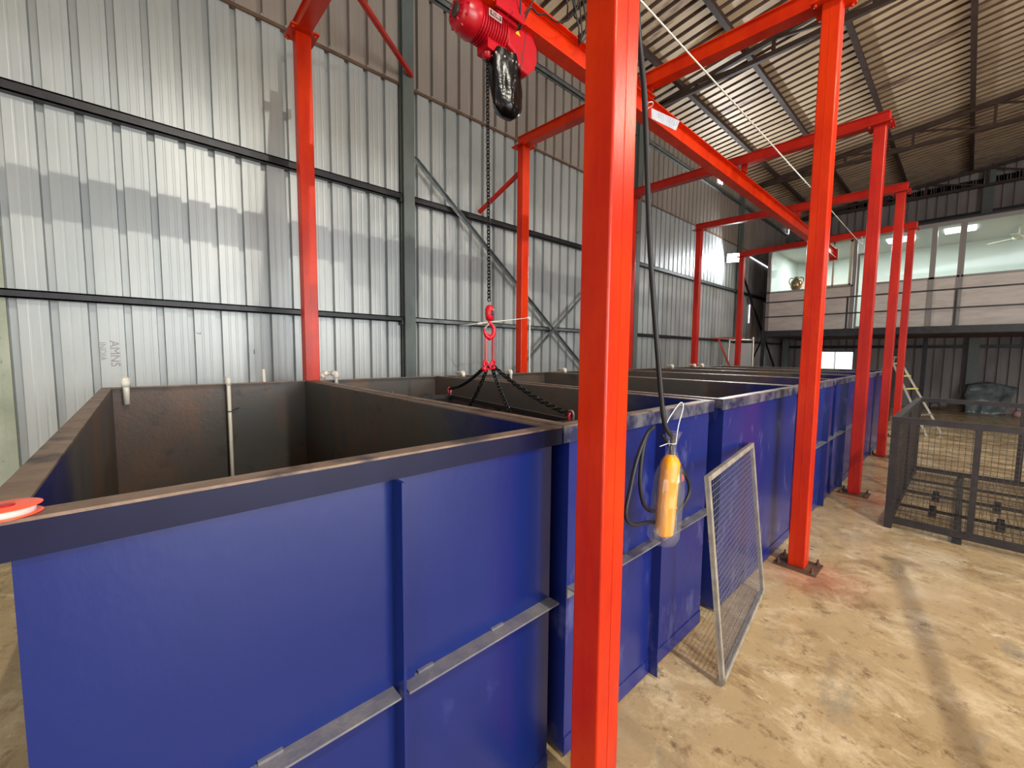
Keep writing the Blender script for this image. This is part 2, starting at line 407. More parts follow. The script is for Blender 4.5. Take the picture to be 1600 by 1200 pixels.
# purlins, one thing each
pur_names = ['nearest the left wall', 'second out from the left wall', 'third out from the left wall', 'fourth out from the left wall, over the aisle', 'fifth out from the left wall', 'just left of the ridge']
for i, x in enumerate((-4.02, -2.92, -1.64, -.29, 1.05, 2.45)):
    z = roofz(x)+.02
    m = MB().box(x-.03, x+.03, YF, YB, z-.11, z-.0).box(x-.03, x+.05, YF, YB, z-.115, z-.105)
    solo(m, 'purlin', 'dark_truss_steel', 'brown steel purlin under the roof sheets, '+pur_names[i], 'purlin', 'roof purlins')
for i, x in enumerate((3.8, 5.2, 6.6, 8.0)):
    z = roofz(x)+.02
    solo(MB().box(x-.03, x+.03, YF, YB, z-.11, z), 'purlin', 'dark_truss_steel', 'steel purlin beyond the ridge, number %s out' % ('one', 'two', 'three', 'four')[i], 'purlin', 'roof purlins')
def truss(y, label):
    t = thing('roof_truss', label, 'truss', (WX, y, 6.5), 'roof trusses')
    zb = 6.62
    def zt(x): return roofz(x)-.13
    m = MB().bar((WX+.1, y, zb), (XR-.1, y, zb-.02), .07, .08); m.build('bottom_chord', 'dark_truss_steel', t)
    MB().bar((WX+.1, y, zt(WX+.1)+.02), (RIDGE, y, zt(RIDGE)), .07, .08).bar((RIDGE, y, zt(RIDGE)), (XR-.1, y, zt(XR-.1)), .07, .08).build('top_chord', 'dark_truss_steel', t)
    x = -3.75; xs = []
    while x < XR-.5: xs.append(x); x += 1.27
    for x in xs: MB().bar((x, y, zb), (x, y, zt(x)), .05, .05).build('vertical_web', 'dark_truss_steel', t)
    for a, b in zip(xs, xs[1:]):
        p, q = ((a, y, zb), (b, y, zt(b))) if a >= RIDGE-1.4 else ((a, y, zt(a)), (b, y, zb))
        p, q = ((b, y, zb+.0), (a, y, zt(a))) if b < RIDGE else ((a, y, zb), (b, y, zt(b)))
        MB().bar(p, q, .035, .04).build('diagonal_web', 'dark_truss_steel', t)
truss(8.0, 'nearer dark steel roof truss crossing above the second red portal')
truss(13.9, 'middle dark steel roof truss crossing in front of the office')
truss(18.45, 'furthest dark steel roof truss against the back wall')

# girts on the left wall
for i, (z, mt, nm, hh) in enumerate(((2.06, 'black_steel', 'lowest black steel girt along the left wall, just above tank height', .034), (3.60, 'black_steel', 'middle black girt along the left wall', .042), (6.24, 'galvanised_girt', 'topmost pale zinc girt along the left wall under the eave', .045))):
    for (a, b, w_) in ((YF+.3, 2.54, 'near bay'), (2.70, 7.92, 'second bay'), (8.08, 13.82, 'third bay'), (13.98, YB-.1, 'far bay')):
        mm = MB().box(WX+.005, WX+.075, a, b, z-hh, z-hh+.012).box(WX+.005, WX+.075, a, b, z+hh-.012, z+hh).box(WX+.065, WX+.075, a, b, z-hh, z+hh)
        if i == 0 and w_ == 'second bay': mt = 'galvanised_girt'; nm = nm.replace('black steel', 'pale zinc')
        elif i == 0: mt = 'black_steel'; nm = nm.replace('pale zinc', 'black steel')
        solo(mm, 'wall_girt', mt, nm+', '+w_, 'girt', 'left wall girts')
for i, z in enumerate((1.95, 5.9)):
    solo(MB().box(WX+.1, XR-.1, YB-.08, YB-.005, z-.05, z+.05), 'wall_girt', 'black_steel', ('black steel girt across the back wall, below the office', 'black steel girt across the back wall, above the office')[i], 'girt', 'back wall girts')
# building columns
for (y, lab) in ((2.62, 'grey-green steel column on the left wall behind the second tank'), (8.0, 'grey-green steel column on the left wall between the third and fourth portals'), (13.9, 'grey-green steel column on the left wall holding the floodlight')):
    t = thing('building_column', lab, 'column', (WX+.1, y, 0), 'building columns')
    m = MB().box(WX+.03, WX+.04, y-.075, y+.075, 0, 6.7).box(WX+.115, WX+.125, y-.075, y+.075, 0, 6.7).box(WX+.04, WX+.115, y-.05, y+.05, 0, 6.7)
    m.build('shaft', 'green_grey_steel', t)
    MB().box(WX+.02, WX+.26, y-.13, y+.13, 0, .02).build('base_plate', 'green_grey_steel', t)
    b = MB()
    for z in (2.06, 3.60): b.box(WX+.02, WX+.10, y-.115, y-.081, z-.075, z-.02)
    b.build('girt_cleat', 'black_steel', t)
solo(MB().box(-.02, .2, YB-.20, YB-.09, 0, 7.05), 'building_column', 'green_grey_steel', 'grey steel column on the back wall right of the ladder', 'column', 'building columns')
solo(MB().box(-4.86, -4.66, YB-.20, YB-.09, 0, 6.8), 'building_column', 'green_grey_steel', 'dark steel column in the far left corner of the back wall', 'column', 'building columns')
# pale cement pier at the left picture edge
solo(MB().box(WX+.002, WX+.014, -2.2, -.752, 0, 2.75).box(WX+.014, WX+.03, -.80, -.752, 0, 2.75), 'cement_panel', 'pale_cement', 'mottled pale green cement panel on the left wall at the photo edge', 'wall panel')
# cross braces
X1 = WX+.13
def brace(p, q, lab, mt='galvanised_girt', a=.05):
    m = MB().bar(p, q, .006, a, (0, 0, 1)).bar(Vector(p)+Vector((.025, 0, a/2)), Vector(q)+Vector((.025, 0, a/2)), .05, .006, (0, 0, 1))
    return solo(m, 'cross_brace', mt, lab, 'brace', 'wall cross braces')
brace((X1, 2.69, 4.08), (X1, 7.5, .35), 'grey steel angle brace sloping down rightward from the near wall column')
brace((X1+.03, 3.1, .2), (X1+.03, 7.92, 4.2), 'grey steel angle brace rising rightward behind the orange post, crossing the other')
brace((X1, 13.98, 4.1), (X1, 18.4, .5), 'dark angle brace sloping down in the far corner bay', 'black_steel')
brace((X1+.03, 14.1, .6), (X1+.03, 18.4, 4.2), 'dark angle brace rising in the far corner bay', 'black_steel')

# ------------------------------------------------------------------ tanks
def tank(y0, y1, lab, rails=True, stiff=(), worn=False, x1=-1.0, inner_plate=False):
    x0 = -4.02; H = 1.365; T = .008
    t = thing('treatment_tank', lab, 'tank', ((x0+x1)/2, (y0+y1)/2, 0), 'row of blue steel tanks')
    blue = 'worn_blue_paint' if worn else 'blue_paint'
    m = MB(); z0 = .02
    # outer faces (blue) and inner faces (mill scale)
    def q(a, b, c, d, mi): m.add([a, b, c, d], [(0, 1, 2, 3)], mi)
    for (a0, a1, b0, b1, mi, zz) in ((x0, x1, y0, y1, 0, z0), (x0+T, x1-T, y0+T, y1-T, 1, z0+T)):
        q((a0, b0, zz), (a1, b0, zz), (a1, b0, H), (a0, b0, H), mi); q((a1, b0, zz), (a1, b1, zz), (a1, b1, H), (a1, b0, H), mi)
        q((a1, b1, zz), (a0, b1, zz), (a0, b1, H), (a1, b1, H), mi); q((a0, b1, zz), (a0, b0, zz), (a0, b0, H), (a0, b1, H), mi)
        q((a0, b0, zz), (a1, b0, zz), (a1, b1, zz), (a0, b1, zz), mi)
    m.build('shell', [blue, 'mill_scale_steel'], t)
    W = .05
    r = MB()
    zt = H+.006
    r.box(x0-.004, x1+.012, y0-.046, y0+.008, H, zt); r.box(x0-.004, x1+.012, y1-.008, y1+.044, H, zt)
    r.box(x0-.004, x0+W, y0+.008, y1-.008, H, zt); r.box(x1-W+.01, x1+.012, y0+.008, y1-.008, H, zt)
    r.build('rim', 'bare_steel_rim', t)
    # angle leg hanging down outside the rim
    b = MB().box(x1+.001, x1+.012, y0-.046, y1+.044, H-.06, H).box(x0+.1, x1+.001, y0-.046, y0-.040, H-.05, H)
    o = b.build('rim_skirt', 'worn_rim_paint' if worn else 'dark_blue_paint', t)
    # bottom weld strip
    MB().box(x1, x1+.004, y0+.0, y1-.0, .012, .09).build('bottom_strip', blue, t)
    zr = .72
    if rails:
        ys = [y0] + list(stiff) + [y1]
        for a, c in zip(ys, ys[1:]):
            a2 = a+(.012 if a in stiff else 0); c2 = c-(.012 if c in stiff else 0)
            rr = MB().box(x1, x1+.05, a2, c2, zr, zr+.006).box(x1, x1+.006, a2, c2, zr-.04, zr)
            # weld beads
            yy = a2+.05
            while yy < c2-.08:
                rr.box(x1, x1+.009, yy, yy+.05, zr+.006, zr+.013); yy += .27
            rr.build('mid_rail', 'rail_steel', t)
    for sy in stiff:
        s_ = MB().box(x1, x1+.05, sy-.004, sy+.004, .015, H-.06).box(x1+.001, x1+.008, sy+.004, sy+.05, .015, H-.06)
        s_.build('stiffener', blue, t)
    return t
tank(-.168, 1.10, 'nearest deep blue open steel tank at the lower left of the photo', True, (.485,))
tank(1.20, 2.46, 'blue tank behind the big orange post, with the chain sling in it', True, (1.86,), True)
tank(2.64, 4.25, 'smooth-sided blue tank behind the leaning mesh panel', False, (), True, x1=-.985)
tank(4.36, 5.81, 'blue railed tank just past the second right-hand post', True, (5.40,), True)
tank(5.96, 7.29, 'dark blue railed tank ending at the third right-hand post', True, (6.36,), True)
tank(7.40, 8.82, 'smooth shiny blue tank seen between third and fourth posts', False, (), True)
tank(8.93, 10.5, 'last blue tank at the far end of the row', False, (), True)

# ------------------------------------------------------------------ portals of the overhead rail
def interp(a, b, t): return a+(b-a)*t
PORT = [ # yl, yr, xr, zl(beam bottom), zr, label
    (1.18, 1.12, -.795, 4.42, 4.14, 'nearest', 'orange-red portal frame nearest the camera with the big foreground post'),
    (3.89, 3.75, -.795, 4.36, 4.13, 'second', 'orange-red portal frame second from the camera, behind the hoist'),
    (6.53, 6.24, -.815, 4.37, 4.20, 'third', 'red portal frame third from the camera, right post by the blue railed tanks'),
    (9.22, 8.95, -.865, 4.36, 4.20, 'fourth', 'red portal frame fourth from the camera'),
    (11.8, 11.3, -.90, 4.20, 4.12, 'last', 'furthest red portal frame, in front of the office')]
for i, (yl, yr, xr, zl, zr, nm, lab) in enumerate(PORT):
    mt = 'orange_red_paint' if i < 2 else 'deep_red_paint'
    if i >= 2: mt = 'deep_red_paint'
    t = thing('portal_frame', lab, 'portal frame', ((xr-4.1)/2, (yl+yr)/2, 0), 'red portal frames')
    for (x, y, z, s) in ((-4.12, yl, zl, 0), (xr, yr, zr, 1)):
        a = .11; d = .125
        p = bevel(MB().box(x-a/2, x+a/2, y-d/2, y+d/2, .012, z-.012).build('post', mt, t), .006, 2)
        # weld seam of the two boxed channels
        MB().box(x+a/2-.002, x+a/2+.0012, y-.002, y+.002, .02, z-.02).box(x-.002, x+.002, y-d/2-.0012, y-d/2+.002, .02, z-.02).build('seam', mt, p)
        bp = MB().box(x-.14, x+.14, y-.12, y+.12, 0, .012).build('base_plate', 'rust_brown', p)
        for sx in (-.11, .11):
            for sy in (-.09, .09):
                MB().lathe([(.014, 0), (.014, .018), (.008, .0181), (.008, .044)], (x+sx, y+sy, .012), (0, 0, 1), 6, smooth=False).build('anchor_bolt', 'rust_brown', p)
        cw = .115
        cp = MB().box(x-cw, x+cw, y-cw, y+cw, z-.012, z).build('cap_plate', mt, p)
        for sx in (-.09, .09):
            for sy in (-.09, .09): MB().tube([(x+sx, y+sy, z-.03), (x+sx, y+sy, z-.012)], .012, 6).build('cap_bolt', mt, p)
    # beam: I section
    dv = Vector((xr-(-4.12), yr-yl, zr-zl)); dn = dv.normalized()
    P0 = Vector((-4.12, yl, zl))-dn*.07; Q0 = Vector((xr, yr, zr))+dn*.075
    Hh = .125
    up_ = Vector((0, 0, 1))
    b = MB().bar(P0+up_*Hh/2, Q0+up_*Hh/2, .085, Hh-.016).bar(P0+up_*.005, Q0+up_*.005, .115, .010).bar(P0+up_*(Hh-.005), Q0+up_*(Hh-.005), .115, .010)
    b.build('beam', mt, t)
    # strut from the left post back to the wall
    if i == 0:
        MB().bar((-3.77, 1.24, 5.01), (-4.85, 2.65, 5.06), .045, .045).bar((-3.77, 1.21, 4.5), (-3.77, 1.21, 5.03), .045, .045).build('strut', 'deep_red_paint', t)
    elif i == 1:
        MB().bar((-4.17, 3.93, 4.10), (-4.88, 3.73, 3.66), .045, .045).build('strut', 'deep_red_paint', t)
    # clamp holding the runway beam
    k = (-2.33+4.12)/(xr+4.12); c = Vector((-2.33, interp(yl, yr, k), interp(zl, zr, k)))
    MB().box(c.x-.09, c.x+.09, c.y-.09, c.y+.09, 4.182, 4.192).bar((c.x-.07, c.y, 4.19), (c.x-.07, c.y, c.z), .012, .08).bar((c.x+.07, c.y, 4.19), (c.x+.07, c.y, c.z), .012, .08).build('rail_clamp', mt, t)

# runway beam (monorail)
t = thing('runway_beam', 'long orange-red overhead rail beam running under all the portals', 'beam', (-2.33, 6, 3.98))
y0, y1 = -1.2, 12.5
MB().box(-2.39, -2.27, y0, y1, 3.98, 3.99).box(-2.39, -2.27, y0, y1, 4.17, 4.18).box(-2.335, -2.325, y0, y1, 3.99, 4.17).box(-2.33, -2.31, y0, y1, 4.165, 4.17).build('rail', 'orange_red_paint', t)
MB().box(-2.41, -2.25, y1, y1+.02, 3.93, 4.20).build('end_stop', 'deep_red_paint', t)

# ------------------------------------------------------------------ chains
def link(mb, c, d, nrm, L_, W_, r, n=5, seg=12):
    d = Vector(d).normalized(); nrm = Vector(nrm); s_ = d.cross(nrm).normalized()
    pts = []
    hl = (L_-W_)/2
    for j in range(seg):
        a = 2*PI*j/seg; x = math.cos(a)*W_/2; y = math.sin(a)*W_/2
        y += hl if y > 0 else -hl
        pts.append(Vector(c)+s_*x+d*y)
    mb.tube(pts, r, n, closed=True)
def chain(mb, pts, L_, W_, r, n=5, seg=10):
    # pts: polyline; links placed along it, alternate links turned
    pts = [Vector(p) for p in pts]; step = L_-2.2*r; k = 0; carry = 0
    for a, b in zip(pts, pts[1:]):
        d = (b-a); ln = d.length; d.normalize(); s_ = carry
        ref = Vector((1, 0, 0)) if abs(d.x) < .8 else Vector((0, 1, 0))
        n1 = d.cross(ref).normalized(); n2 = d.cross(n1).normalized()
        while s_ < ln:
            link(mb, a+d*s_, d, n1 if k % 2 else n2, L_, W_, r, n, seg); k += 1; s_ += step
        carry = s_-ln
def sag(p, q, amt, n=10):
    p = Vector(p); q = Vector(q); return [p.lerp(q, i/n)-Vector((0, 0, amt*4*(i/n)*(1-i/n))) for i in range(n+1)]

# ------------------------------------------------------------------ hoist
HX = -2.40; HY = 2.0
t = thing('electric_chain_hoist', 'red electric chain hoist hanging from the overhead rail', 'hoist', (HX, HY, 3.6))
# motor: ribbed drum along Y, from fan cover at -Y end
zc = 3.885
mo = MB(); prof = [(.0, 0), (.075, .0), (.105, .02), (.118, .06), (.118, .13), (.108, .14)]
mo.lathe([(.06, -.02), (.092, -.015), (.108, .02), (.118, .055), (.122, .11), (.112, .125)], (HX, 1.66, zc), (0, 1, 0), 28)
fo = mo.build('fan_cover', 'hoist_red', t)
MB().lathe([(.042, -.004), (.042, .004)], (HX, 1.637, zc), (0, 1, 0), 20).build('fan_grille', 'plate_dark', fo)
sl = MB()
for k in range(10):
    a = 2*PI*k/10; c_, s_ = math.cos(a), math.sin(a)
    sl.bar((HX+c_*.06, 1.637, zc+s_*.06), (HX+c_*.108, 1.67, zc+s_*.108), .012, .010)
sl.build('grille_rib', 'hoist_red', fo)
body = MB(); pf = []
y = 0
body_pf = [(.10, 0)]
for k in range(11):
    b0 = .005+k*.021
    body_pf += [(.100, b0), (.115, b0+.002), (.115, b0+.007), (.100, b0+.009)]
body_pf.append((.10, .24))
body.lathe(body_pf, (HX, 1.78, zc), (0, 1, 0), 28, smooth=False)
bd = body.build('motor_housing', 'hoist_red', t)
pl = MB().box(HX+.112, HX+.119, 1.825, 1.935, zc+.0, zc+.045).build('name_plate', 'plate_silver', bd)
MB().box(HX+.119, HX+.1205, 1.831, 1.929, zc+.006, zc+.039).build('plate_face', 'plate_dark', pl)
text('KUBI', .034, (HX+.1215, 1.88, zc+.0225), (0, 1, 0), (0, 0, 1), 'plate_silver', pl)
# gearbox block with rounded end, to the far side
gb = MB()
poly = [(-.02, .12), (.13, .13), (.22, .10), (.27, .03), (.275, -.06), (.25, -.13), (.18, -.20), (.10, -.19), (.04, -.10), (-.02, -.08)]
gb.prism([(a, b) for a, b in poly], (HX-.08, 2.04, zc), (0, 1, 0), (0, 0, 1), (1, 0, 0), .17)
g_ = bevel(gb.build('gearbox', 'hoist_red', t), .015, 3)
MB().prism([(-.022, -.018), (.022, -.018), (0, .024)], (HX+.0905, 2.11, zc+.045), (0, 1, 0), (0, 0, 1), (1, 0, 0), .002).build('warning_sticker', 'yellow_sticker', g_)
gr = MB()
gr.prism([(.155, .125), (.162, .122), (.105, -.19), (.097, -.188)], (HX-.0815, 2.04, zc), (0, 1, 0), (0, 0, 1), (1, 0, 0), .1725)
gr.build('cover_joint', 'plate_dark', g_)
# chain guide block and suspension
MB().box(HX-.06, HX+.06, 1.86, 2.06, 3.73, 3.80).tube([(HX, 1.90, 3.70), (HX, 1.90, 3.80)], .035, 10).build('chain_guide', 'hoist_red', t)
tr = MB()
for sx in (-.075, .075): tr.box(HX+.07+sx-.006, HX+.07+sx+.006, 1.86, 2.12, 3.95, 4.09)
tr.tube([(HX-.02, 1.99, 4.0-.03), (HX+.16, 1.99, 4.0-.03)], .012, 8)
tro = tr.build('trolley', 'hoist_red', t)
for sy in (1.90, 2.07):
    wm = MB()
    for sx in (-1, 1): wm.lathe([(.03, 0), (.035, .004), (.035, .022), (.026, .026)], (HX+.07+sx*.06, sy, 4.022), (-sx, 0, 0), 14)
    wm.build('trolley_wheel', 'black_steel', tro)
MB().box(HX+.02, HX+.12, 1.90, 2.08, 3.93, 3.97).tube([(HX+.0, 2.0, 3.88), (HX+.07, 2.0, 3.97)], .03, 10).build('suspension_lug', 'hoist_red', t)
# chain bag
bag = MB(); rows = 15; nn = 26; vs = []
for r in range(rows+1):
    f = r/rows; z = 3.755-f*.40
    wy = .142*(1-.22*f) if f > .1 else .11+.30*f*.9
    wx = .085*(1-.15*f)
    if f > .9: wy *= 1-(f-.9)*6; wx *= 1-(f-.9)*6
    for j in range(nn):
        a = 2*PI*j/nn; rr = 1+.10*math.sin(a*5+f*3)+.06*math.sin(a*9-f*5)+.05*mnoise.noise(Vector((math.cos(a)*2, math.sin(a)*2, f*6)))
        vs.append((HX+.02+math.cos(a)*wx*rr, 2.045+math.sin(a)*wy*rr+.03*f, z+.02*abs(math.sin(a))*(1-f)))
fs = [(r*nn+j, r*nn+(j+1) % nn, (r+1)*nn+(j+1) % nn, (r+1)*nn+j) for r in range(rows) for j in range(nn)] + [tuple(range(rows*nn, (rows+1)*nn))]
bag.add(vs, fs, 0, True); bo = bag.build('chain_bag', 'bag_black', t)
ey = MB()
for j in range(0, nn, 2):
    p = Vector(vs[2*nn+j]); c0 = Vector((HX+.02, 2.045, p.z)); d = (p-c0).normalized(); ey = MB(); ey.lathe([(.008, 0), (.006, .005)], p, d, 8); ey.build('rivet', 'plate_silver', bo)
MB().bar((HX, 2.01, 3.72), (HX+.04, 2.04, 3.86), .03, .09).build('bag_bracket', 'black_steel', t)
lc = MB(); chain(lc, [(HX, 1.905, 3.72), (HX, 1.93, 2.01)], .034, .025, .0045, 5, 10); lc.build('load_chain', 'chain_black', t)
# hook block
hk = MB(); hy = 1.935
hk.lathe([(.018, 0), (.030, .015), (.034, .05), (.034, .085), (.022, .11), (.012, .115)], (HX, hy, 1.875), (0, 0, 1), 16)
hb = hk.build('hook_block', 'hook_red', t)
MB().box(HX+.030, HX+.036, hy-.012, hy+.012, 1.91, 1.95).tube([(HX-.04, hy, 1.925), (HX+.04, hy, 1.925)], .008, 8).build('block_bolt', 'plate_dark', hb)
HK = [(0, .0), (0, -.02), (.018, -.035), (.040, -.062), (.045, -.095), (.028, -.125), (0, -.138), (-.028, -.125), (-.045, -.098), (-.052, -.068)]
ho = MB().tube([(HX, hy+a, 1.885+b) for a, b in HK], [.012, .012, .012, .014, .016, .018, .019, .016, .011, .006], 10); ho.build('hook', 'hook_red', hb)
MB().bar((HX, hy-.002, 1.858), (HX, hy-.046, 1.815), .014, .004).build('safety_latch', 'plate_silver', hb)
# festoon cable loops beside the rail
fc = MB()
def loop(pts, r=.006): fc.tube(smooth_path(pts), r, 6)
def smooth_path(pts, n=8):
    pts = [Vector(p) for p in pts]; out = []
    for i in range(len(pts)-1):
        p0 = pts[max(i-1, 0)]; p1 = pts[i]; p2 = pts[i+1]; p3 = pts[min(i+2, len(pts)-1)]
        for k in range(n):
            s_ = k/n
            out.append(.5*((2*p1)+(p2-p0)*s_+(2*p0-5*p1+4*p2-p3)*s_*s_+(3*p1-p0-3*p2+p3)*s_**3))
    out.append(pts[-1]); return out
FX = -2.22
loop([(HX+.1, 2.10, 3.97), (FX, 2.14, 4.06), (FX, 2.22, 4.06), (FX, 2.3, 4.10), (FX, 2.42, 4.11), (FX, 2.56, 4.20), (FX, 2.62, 4.32)])
loop([(HX+.1, 2.12, 3.95), (FX, 2.18, 4.15), (FX, 2.16, 4.25), (FX, 2.06, 4.30), (FX, 1.98, 4.18), (FX, 2.05, 4.06), (HX+.1, 2.1, 3.93)])
for (ya, yb, dz) in ((2.46, 2.66, .30), (2.50, 2.80, .24), (2.58, 2.84, .40), (2.66, 2.76, .42), (2.42, 2.60, .18), (2.70, 2.95, .36)):
    pts = []
    for k in range(9):
        s_ = k/8; pts.append((FX+.03*math.sin(k), ya+(yb-ya)*s_, 4.52-dz*(4*s_*(1-s_))**.5))
    loop([(FX, ya, 4.62)]+pts+[(FX, yb, 4.62)])
loop([(FX, 2.44, 4.62), (FX, 2.7, 4.66), (FX, 2.96, 4.62)], .014)
fc.build('supply_cable', 'cable_rubber', t)

# ------------------------------------------------------------------ chain sling and basket
t = thing('chain_sling', 'four-leg black chain sling with red fittings hanging from the hoist hook', 'sling', (HX, hy, 1.5))
ml = MB(); link(ml, (HX, hy, 1.655), (0, 0, 1), (1, 0, 0), .23, .075, .0075, 8, 20); ml.build('master_link', 'hook_red', t)
cl = MB()
for s_ in (-1, 1):
    link(cl, (HX, hy+s_*.03, 1.545), (0, s_*.5, 1), (1, .3, 0), .07, .045, .009, 8, 14)
    cl.lathe([(.012, 0), (.02, .01), (.02, .03), (.012, .04)], (HX, hy+s_*.04, 1.50), (0, s_*.4, 1), 10)
cl.build('coupling', 'hook_red', t)
BX0, BX1, BY0, BY1, BZ = -.91, .91, -.31, .31, 1.20
bc, ba = Vector((-2.595, 1.855, 0)), math.radians(-8)
def Bk(x, y, z): return Vector((bc.x+x*math.cos(ba)-y*math.sin(ba), bc.y+x*math.sin(ba)+y*math.cos(ba), z))
ends = [((HX-.01, hy-.045, 1.525), Bk(BX0+.02, BY1-.02, BZ+.08)), ((HX, hy-.02, 1.52), Vector((-2.75, 1.935, 1.12))), ((HX, hy+.03, 1.52), Vector((-2.10, 1.95, 1.13))), ((HX+.01, hy+.05, 1.525), Bk(BX1-.02, BY1-.02, BZ+.05))]
for p, q in ends:
    c_ = MB(); chain(c_, sag(p, q, .035), .040, .026, .0052, 5, 10); lg = c_.build('chain_leg', 'chain_black', t)
    h_ = MB(); q = Vector(q); link(h_, q-Vector((0, 0, .02)), (0, 0, 1), (1, 0, 0), .06, .04, .009, 6, 12); h_.build('end_hook', 'hook_red', lg)
t = thing('dipping_basket', 'dark wire mesh basket hanging inside the second tank', 'basket', (bc.x, bc.y, .5)); bask = t; t.location = (0, 0, 0)
fr = MB(); zb = .45
for z in (BZ, zb):
    fr.bar((BX0, BY0, z), (BX1, BY0, z), .035, .035).bar((BX0, BY1, z), (BX1, BY1, z), .035, .035).bar((BX0, BY0, z), (BX0, BY1, z), .035, .035).bar((BX1, BY0, z), (BX1, BY1, z), .035, .035)
for x in (BX0, BX1, (BX0+BX1)/2):
    for y in (BY0, BY1): fr.bar((x, y, zb), (x, y, BZ), .035, .035)
for x in (-.168, .477): fr.bar((x, BY0, 1.07), (x, BY1, 1.07), .03, .03)
fr.build('frame', 'cage_steel', t)
def grid(p, u, v, nu, nv, r=.0015):
    m = MB(); p = Vector(p); u = Vector(u); v = Vector(v)
    nn_ = u.cross(v).normalized()
    for i in range(nu+1):
        a = p+u*(i/nu); m.bar(a, a+v, r*2, r*2, nn_)
    for j in range(nv+1):
        a = p+v*(j/nv)+nn_*r; m.bar(a, a+u, r*2, r*2, nn_)
    return m
for (p, u, v, nu, nv) in (((BX0, BY0, zb), (BX1-BX0, 0, 0), (0, 0, BZ-zb), 45, 19), ((BX0, BY1, zb), (BX1-BX0, 0, 0), (0, 0, BZ-zb), 45, 19), ((BX0, BY0, zb), (0, BY1-BY0, 0), (0, 0, BZ-zb), 15, 19), ((BX1, BY0, zb), (0, BY1-BY0, 0), (0, 0, BZ-zb), 15, 19), ((BX0, BY0, zb), (BX1-BX0, 0, 0), (0, BY1-BY0, 0), 45, 15)):
    grid(p, u, v, nu, nv, .002).build('wire_mesh', 'wire_dark', t)
for x in (BX0+.02, BX1-.02):
    for y in (BY0+.02, BY1-.02):
        lg_ = MB(); link(lg_, (x, y, BZ+.04), (0, 0, 1), (0, 1, 0), .07, .05, .007, 6, 12); lg_.build('lifting_ring', 'wire_zinc', t)
bask.location = (bc.x, bc.y, 0); bask.rotation_euler.z = ba

# ------------------------------------------------------------------ pvc pipes
def pipe(paths, lab, r=.02, sock=True):
    m = MB()
    for pts in paths:
        m.tube(pts, r, 12)
        if sock:
            for i in range(1, len(pts)-1):
                p = Vector(pts[i])
                for q in (Vector(pts[i-1]), Vector(pts[i+1])):
                    d = (q-p); L_ = min(.045, d.length); d.normalize(); m.tube([p, p+d*L_], r*1.28, 12)
                m.lathe([(.0001, -r*1.25), (r*.8, -r), (r*1.28, 0), (r*.8, r), (.0001, r*1.25)], p, (0, 0, 1), 12)
    return m
XT = -3.965
solo(pipe([[(XT-.12, -.088, 1.42), (XT, -.088, 1.42), (XT, -.088, 1.25)]], '', .019), 'pipe_outlet', 'pvc_white', 'short white pipe elbow hooked over the tank wall near the left corner', 'pipe')
solo(pipe([[(XT-.12, .51, 1.405), (XT+.02, .51, 1.405), (XT+.02, .51, .18)]], '', .014), 'pipe_drop', 'pvc_white', 'tall thin white pipe going down inside the nearest tank', 'pipe')
solo(MB().tube([(XT+.02+.017*math.cos(a), .51+.017*math.sin(a), 1.15) for a in [PI*2*k/10 for k in range(10)]], .004, 6, closed=True).bar((XT-.005, .53, 1.15), (XT-.005, .58, 1.17), .008, .008), 'pipe_clip', 'black_steel', 'small black clip tied round the tall white pipe', 'clip')
solo(pipe([[(XT-.12, 1.27, 1.28), (XT-.10, 1.27, 1.43), (XT-.02, 1.36, 1.43), (XT-.02, 1.36, 1.30)]], '', .019), 'pipe_bend', 'pvc_white', 'white pipe bend over the back corner between the first two tanks', 'pipe')
solo(MB().tube([(XT-.2, .83, 0), (XT-.2, .80, 1.475)], .012, 10), 'pipe_riser', 'pvc_white', 'plain white pipe end standing up behind the nearest tank', 'pipe')
for (y, lab) in ((2.80, 'white pipe elbow over the tank wall left of the sling chains'), (3.55, 'white pipe elbow over the wall just behind the sling chains'), (4.62, 'white pipe elbow over the tank wall left of the big orange post')):
    solo(pipe([[(XT-.12, y, 1.40), (XT+.01, y, 1.40), (XT+.01, y, 1.30)], ], '', .017), 'pipe_outlet', 'pvc_white', lab, 'pipe', 'tank edge pipe elbows')
for (y, lab) in ((7.9, 'small white pipe elbow on the far tank edge'), (8.9, 'white pipe joint at the foot of the fourth left post'), (9.3, 'cream valve beside the fourth left post')):
    solo(pipe([[(XT-.12, y, 1.41), (XT+.01, y, 1.41), (XT+.01, y, 1.32)], ], '', .02), 'pipe_outlet', 'pvc_white', lab, 'pipe', 'tank edge pipe elbows')
solo(pipe([[(-4.45, 3.1, 1.98), (-4.12, 3.16, 2.0), (-4.06, 3.98, 2.12), (-4.06, 3.985, .15)]], '', .011), 'air_pipe', 'pvc_white', 'thin white pipe running sideways then down the second left post', 'pipe')

# ------------------------------------------------------------------ thread tape spool on the near corner
t = thing('tape_spool', 'orange plastic spool of white tape on the corner of the nearest tank', 'spool', (-1.06, -.215, 1.371))
SP = Vector((-1.022, -.172, 1.3715))
def disc(z, r, th): return MB().lathe([(r-.002, 0), (r, .0008), (r, th-.0008), (r-.002, th)], SP+Vector((0, 0, z)), (0, 0, 1), 40)
disc(0, .040, .002).build('flange', 'spool_orange', t); disc(.0135, .040, .002).build('flange', 'spool_orange', t)
MB().lathe([(.032, 0), (.032, .0115)], SP+Vector((0, 0, .002)), (0, 0, 1), 36).build('tape', 'tape_white', t)
MB().lathe([(.009, 0), (.010, .0005), (.010, .0015), (.009, .002)], SP+Vector((0, 0, .0155)), (0, 0, 1), 24).build('hub', 'hoist_red', t)

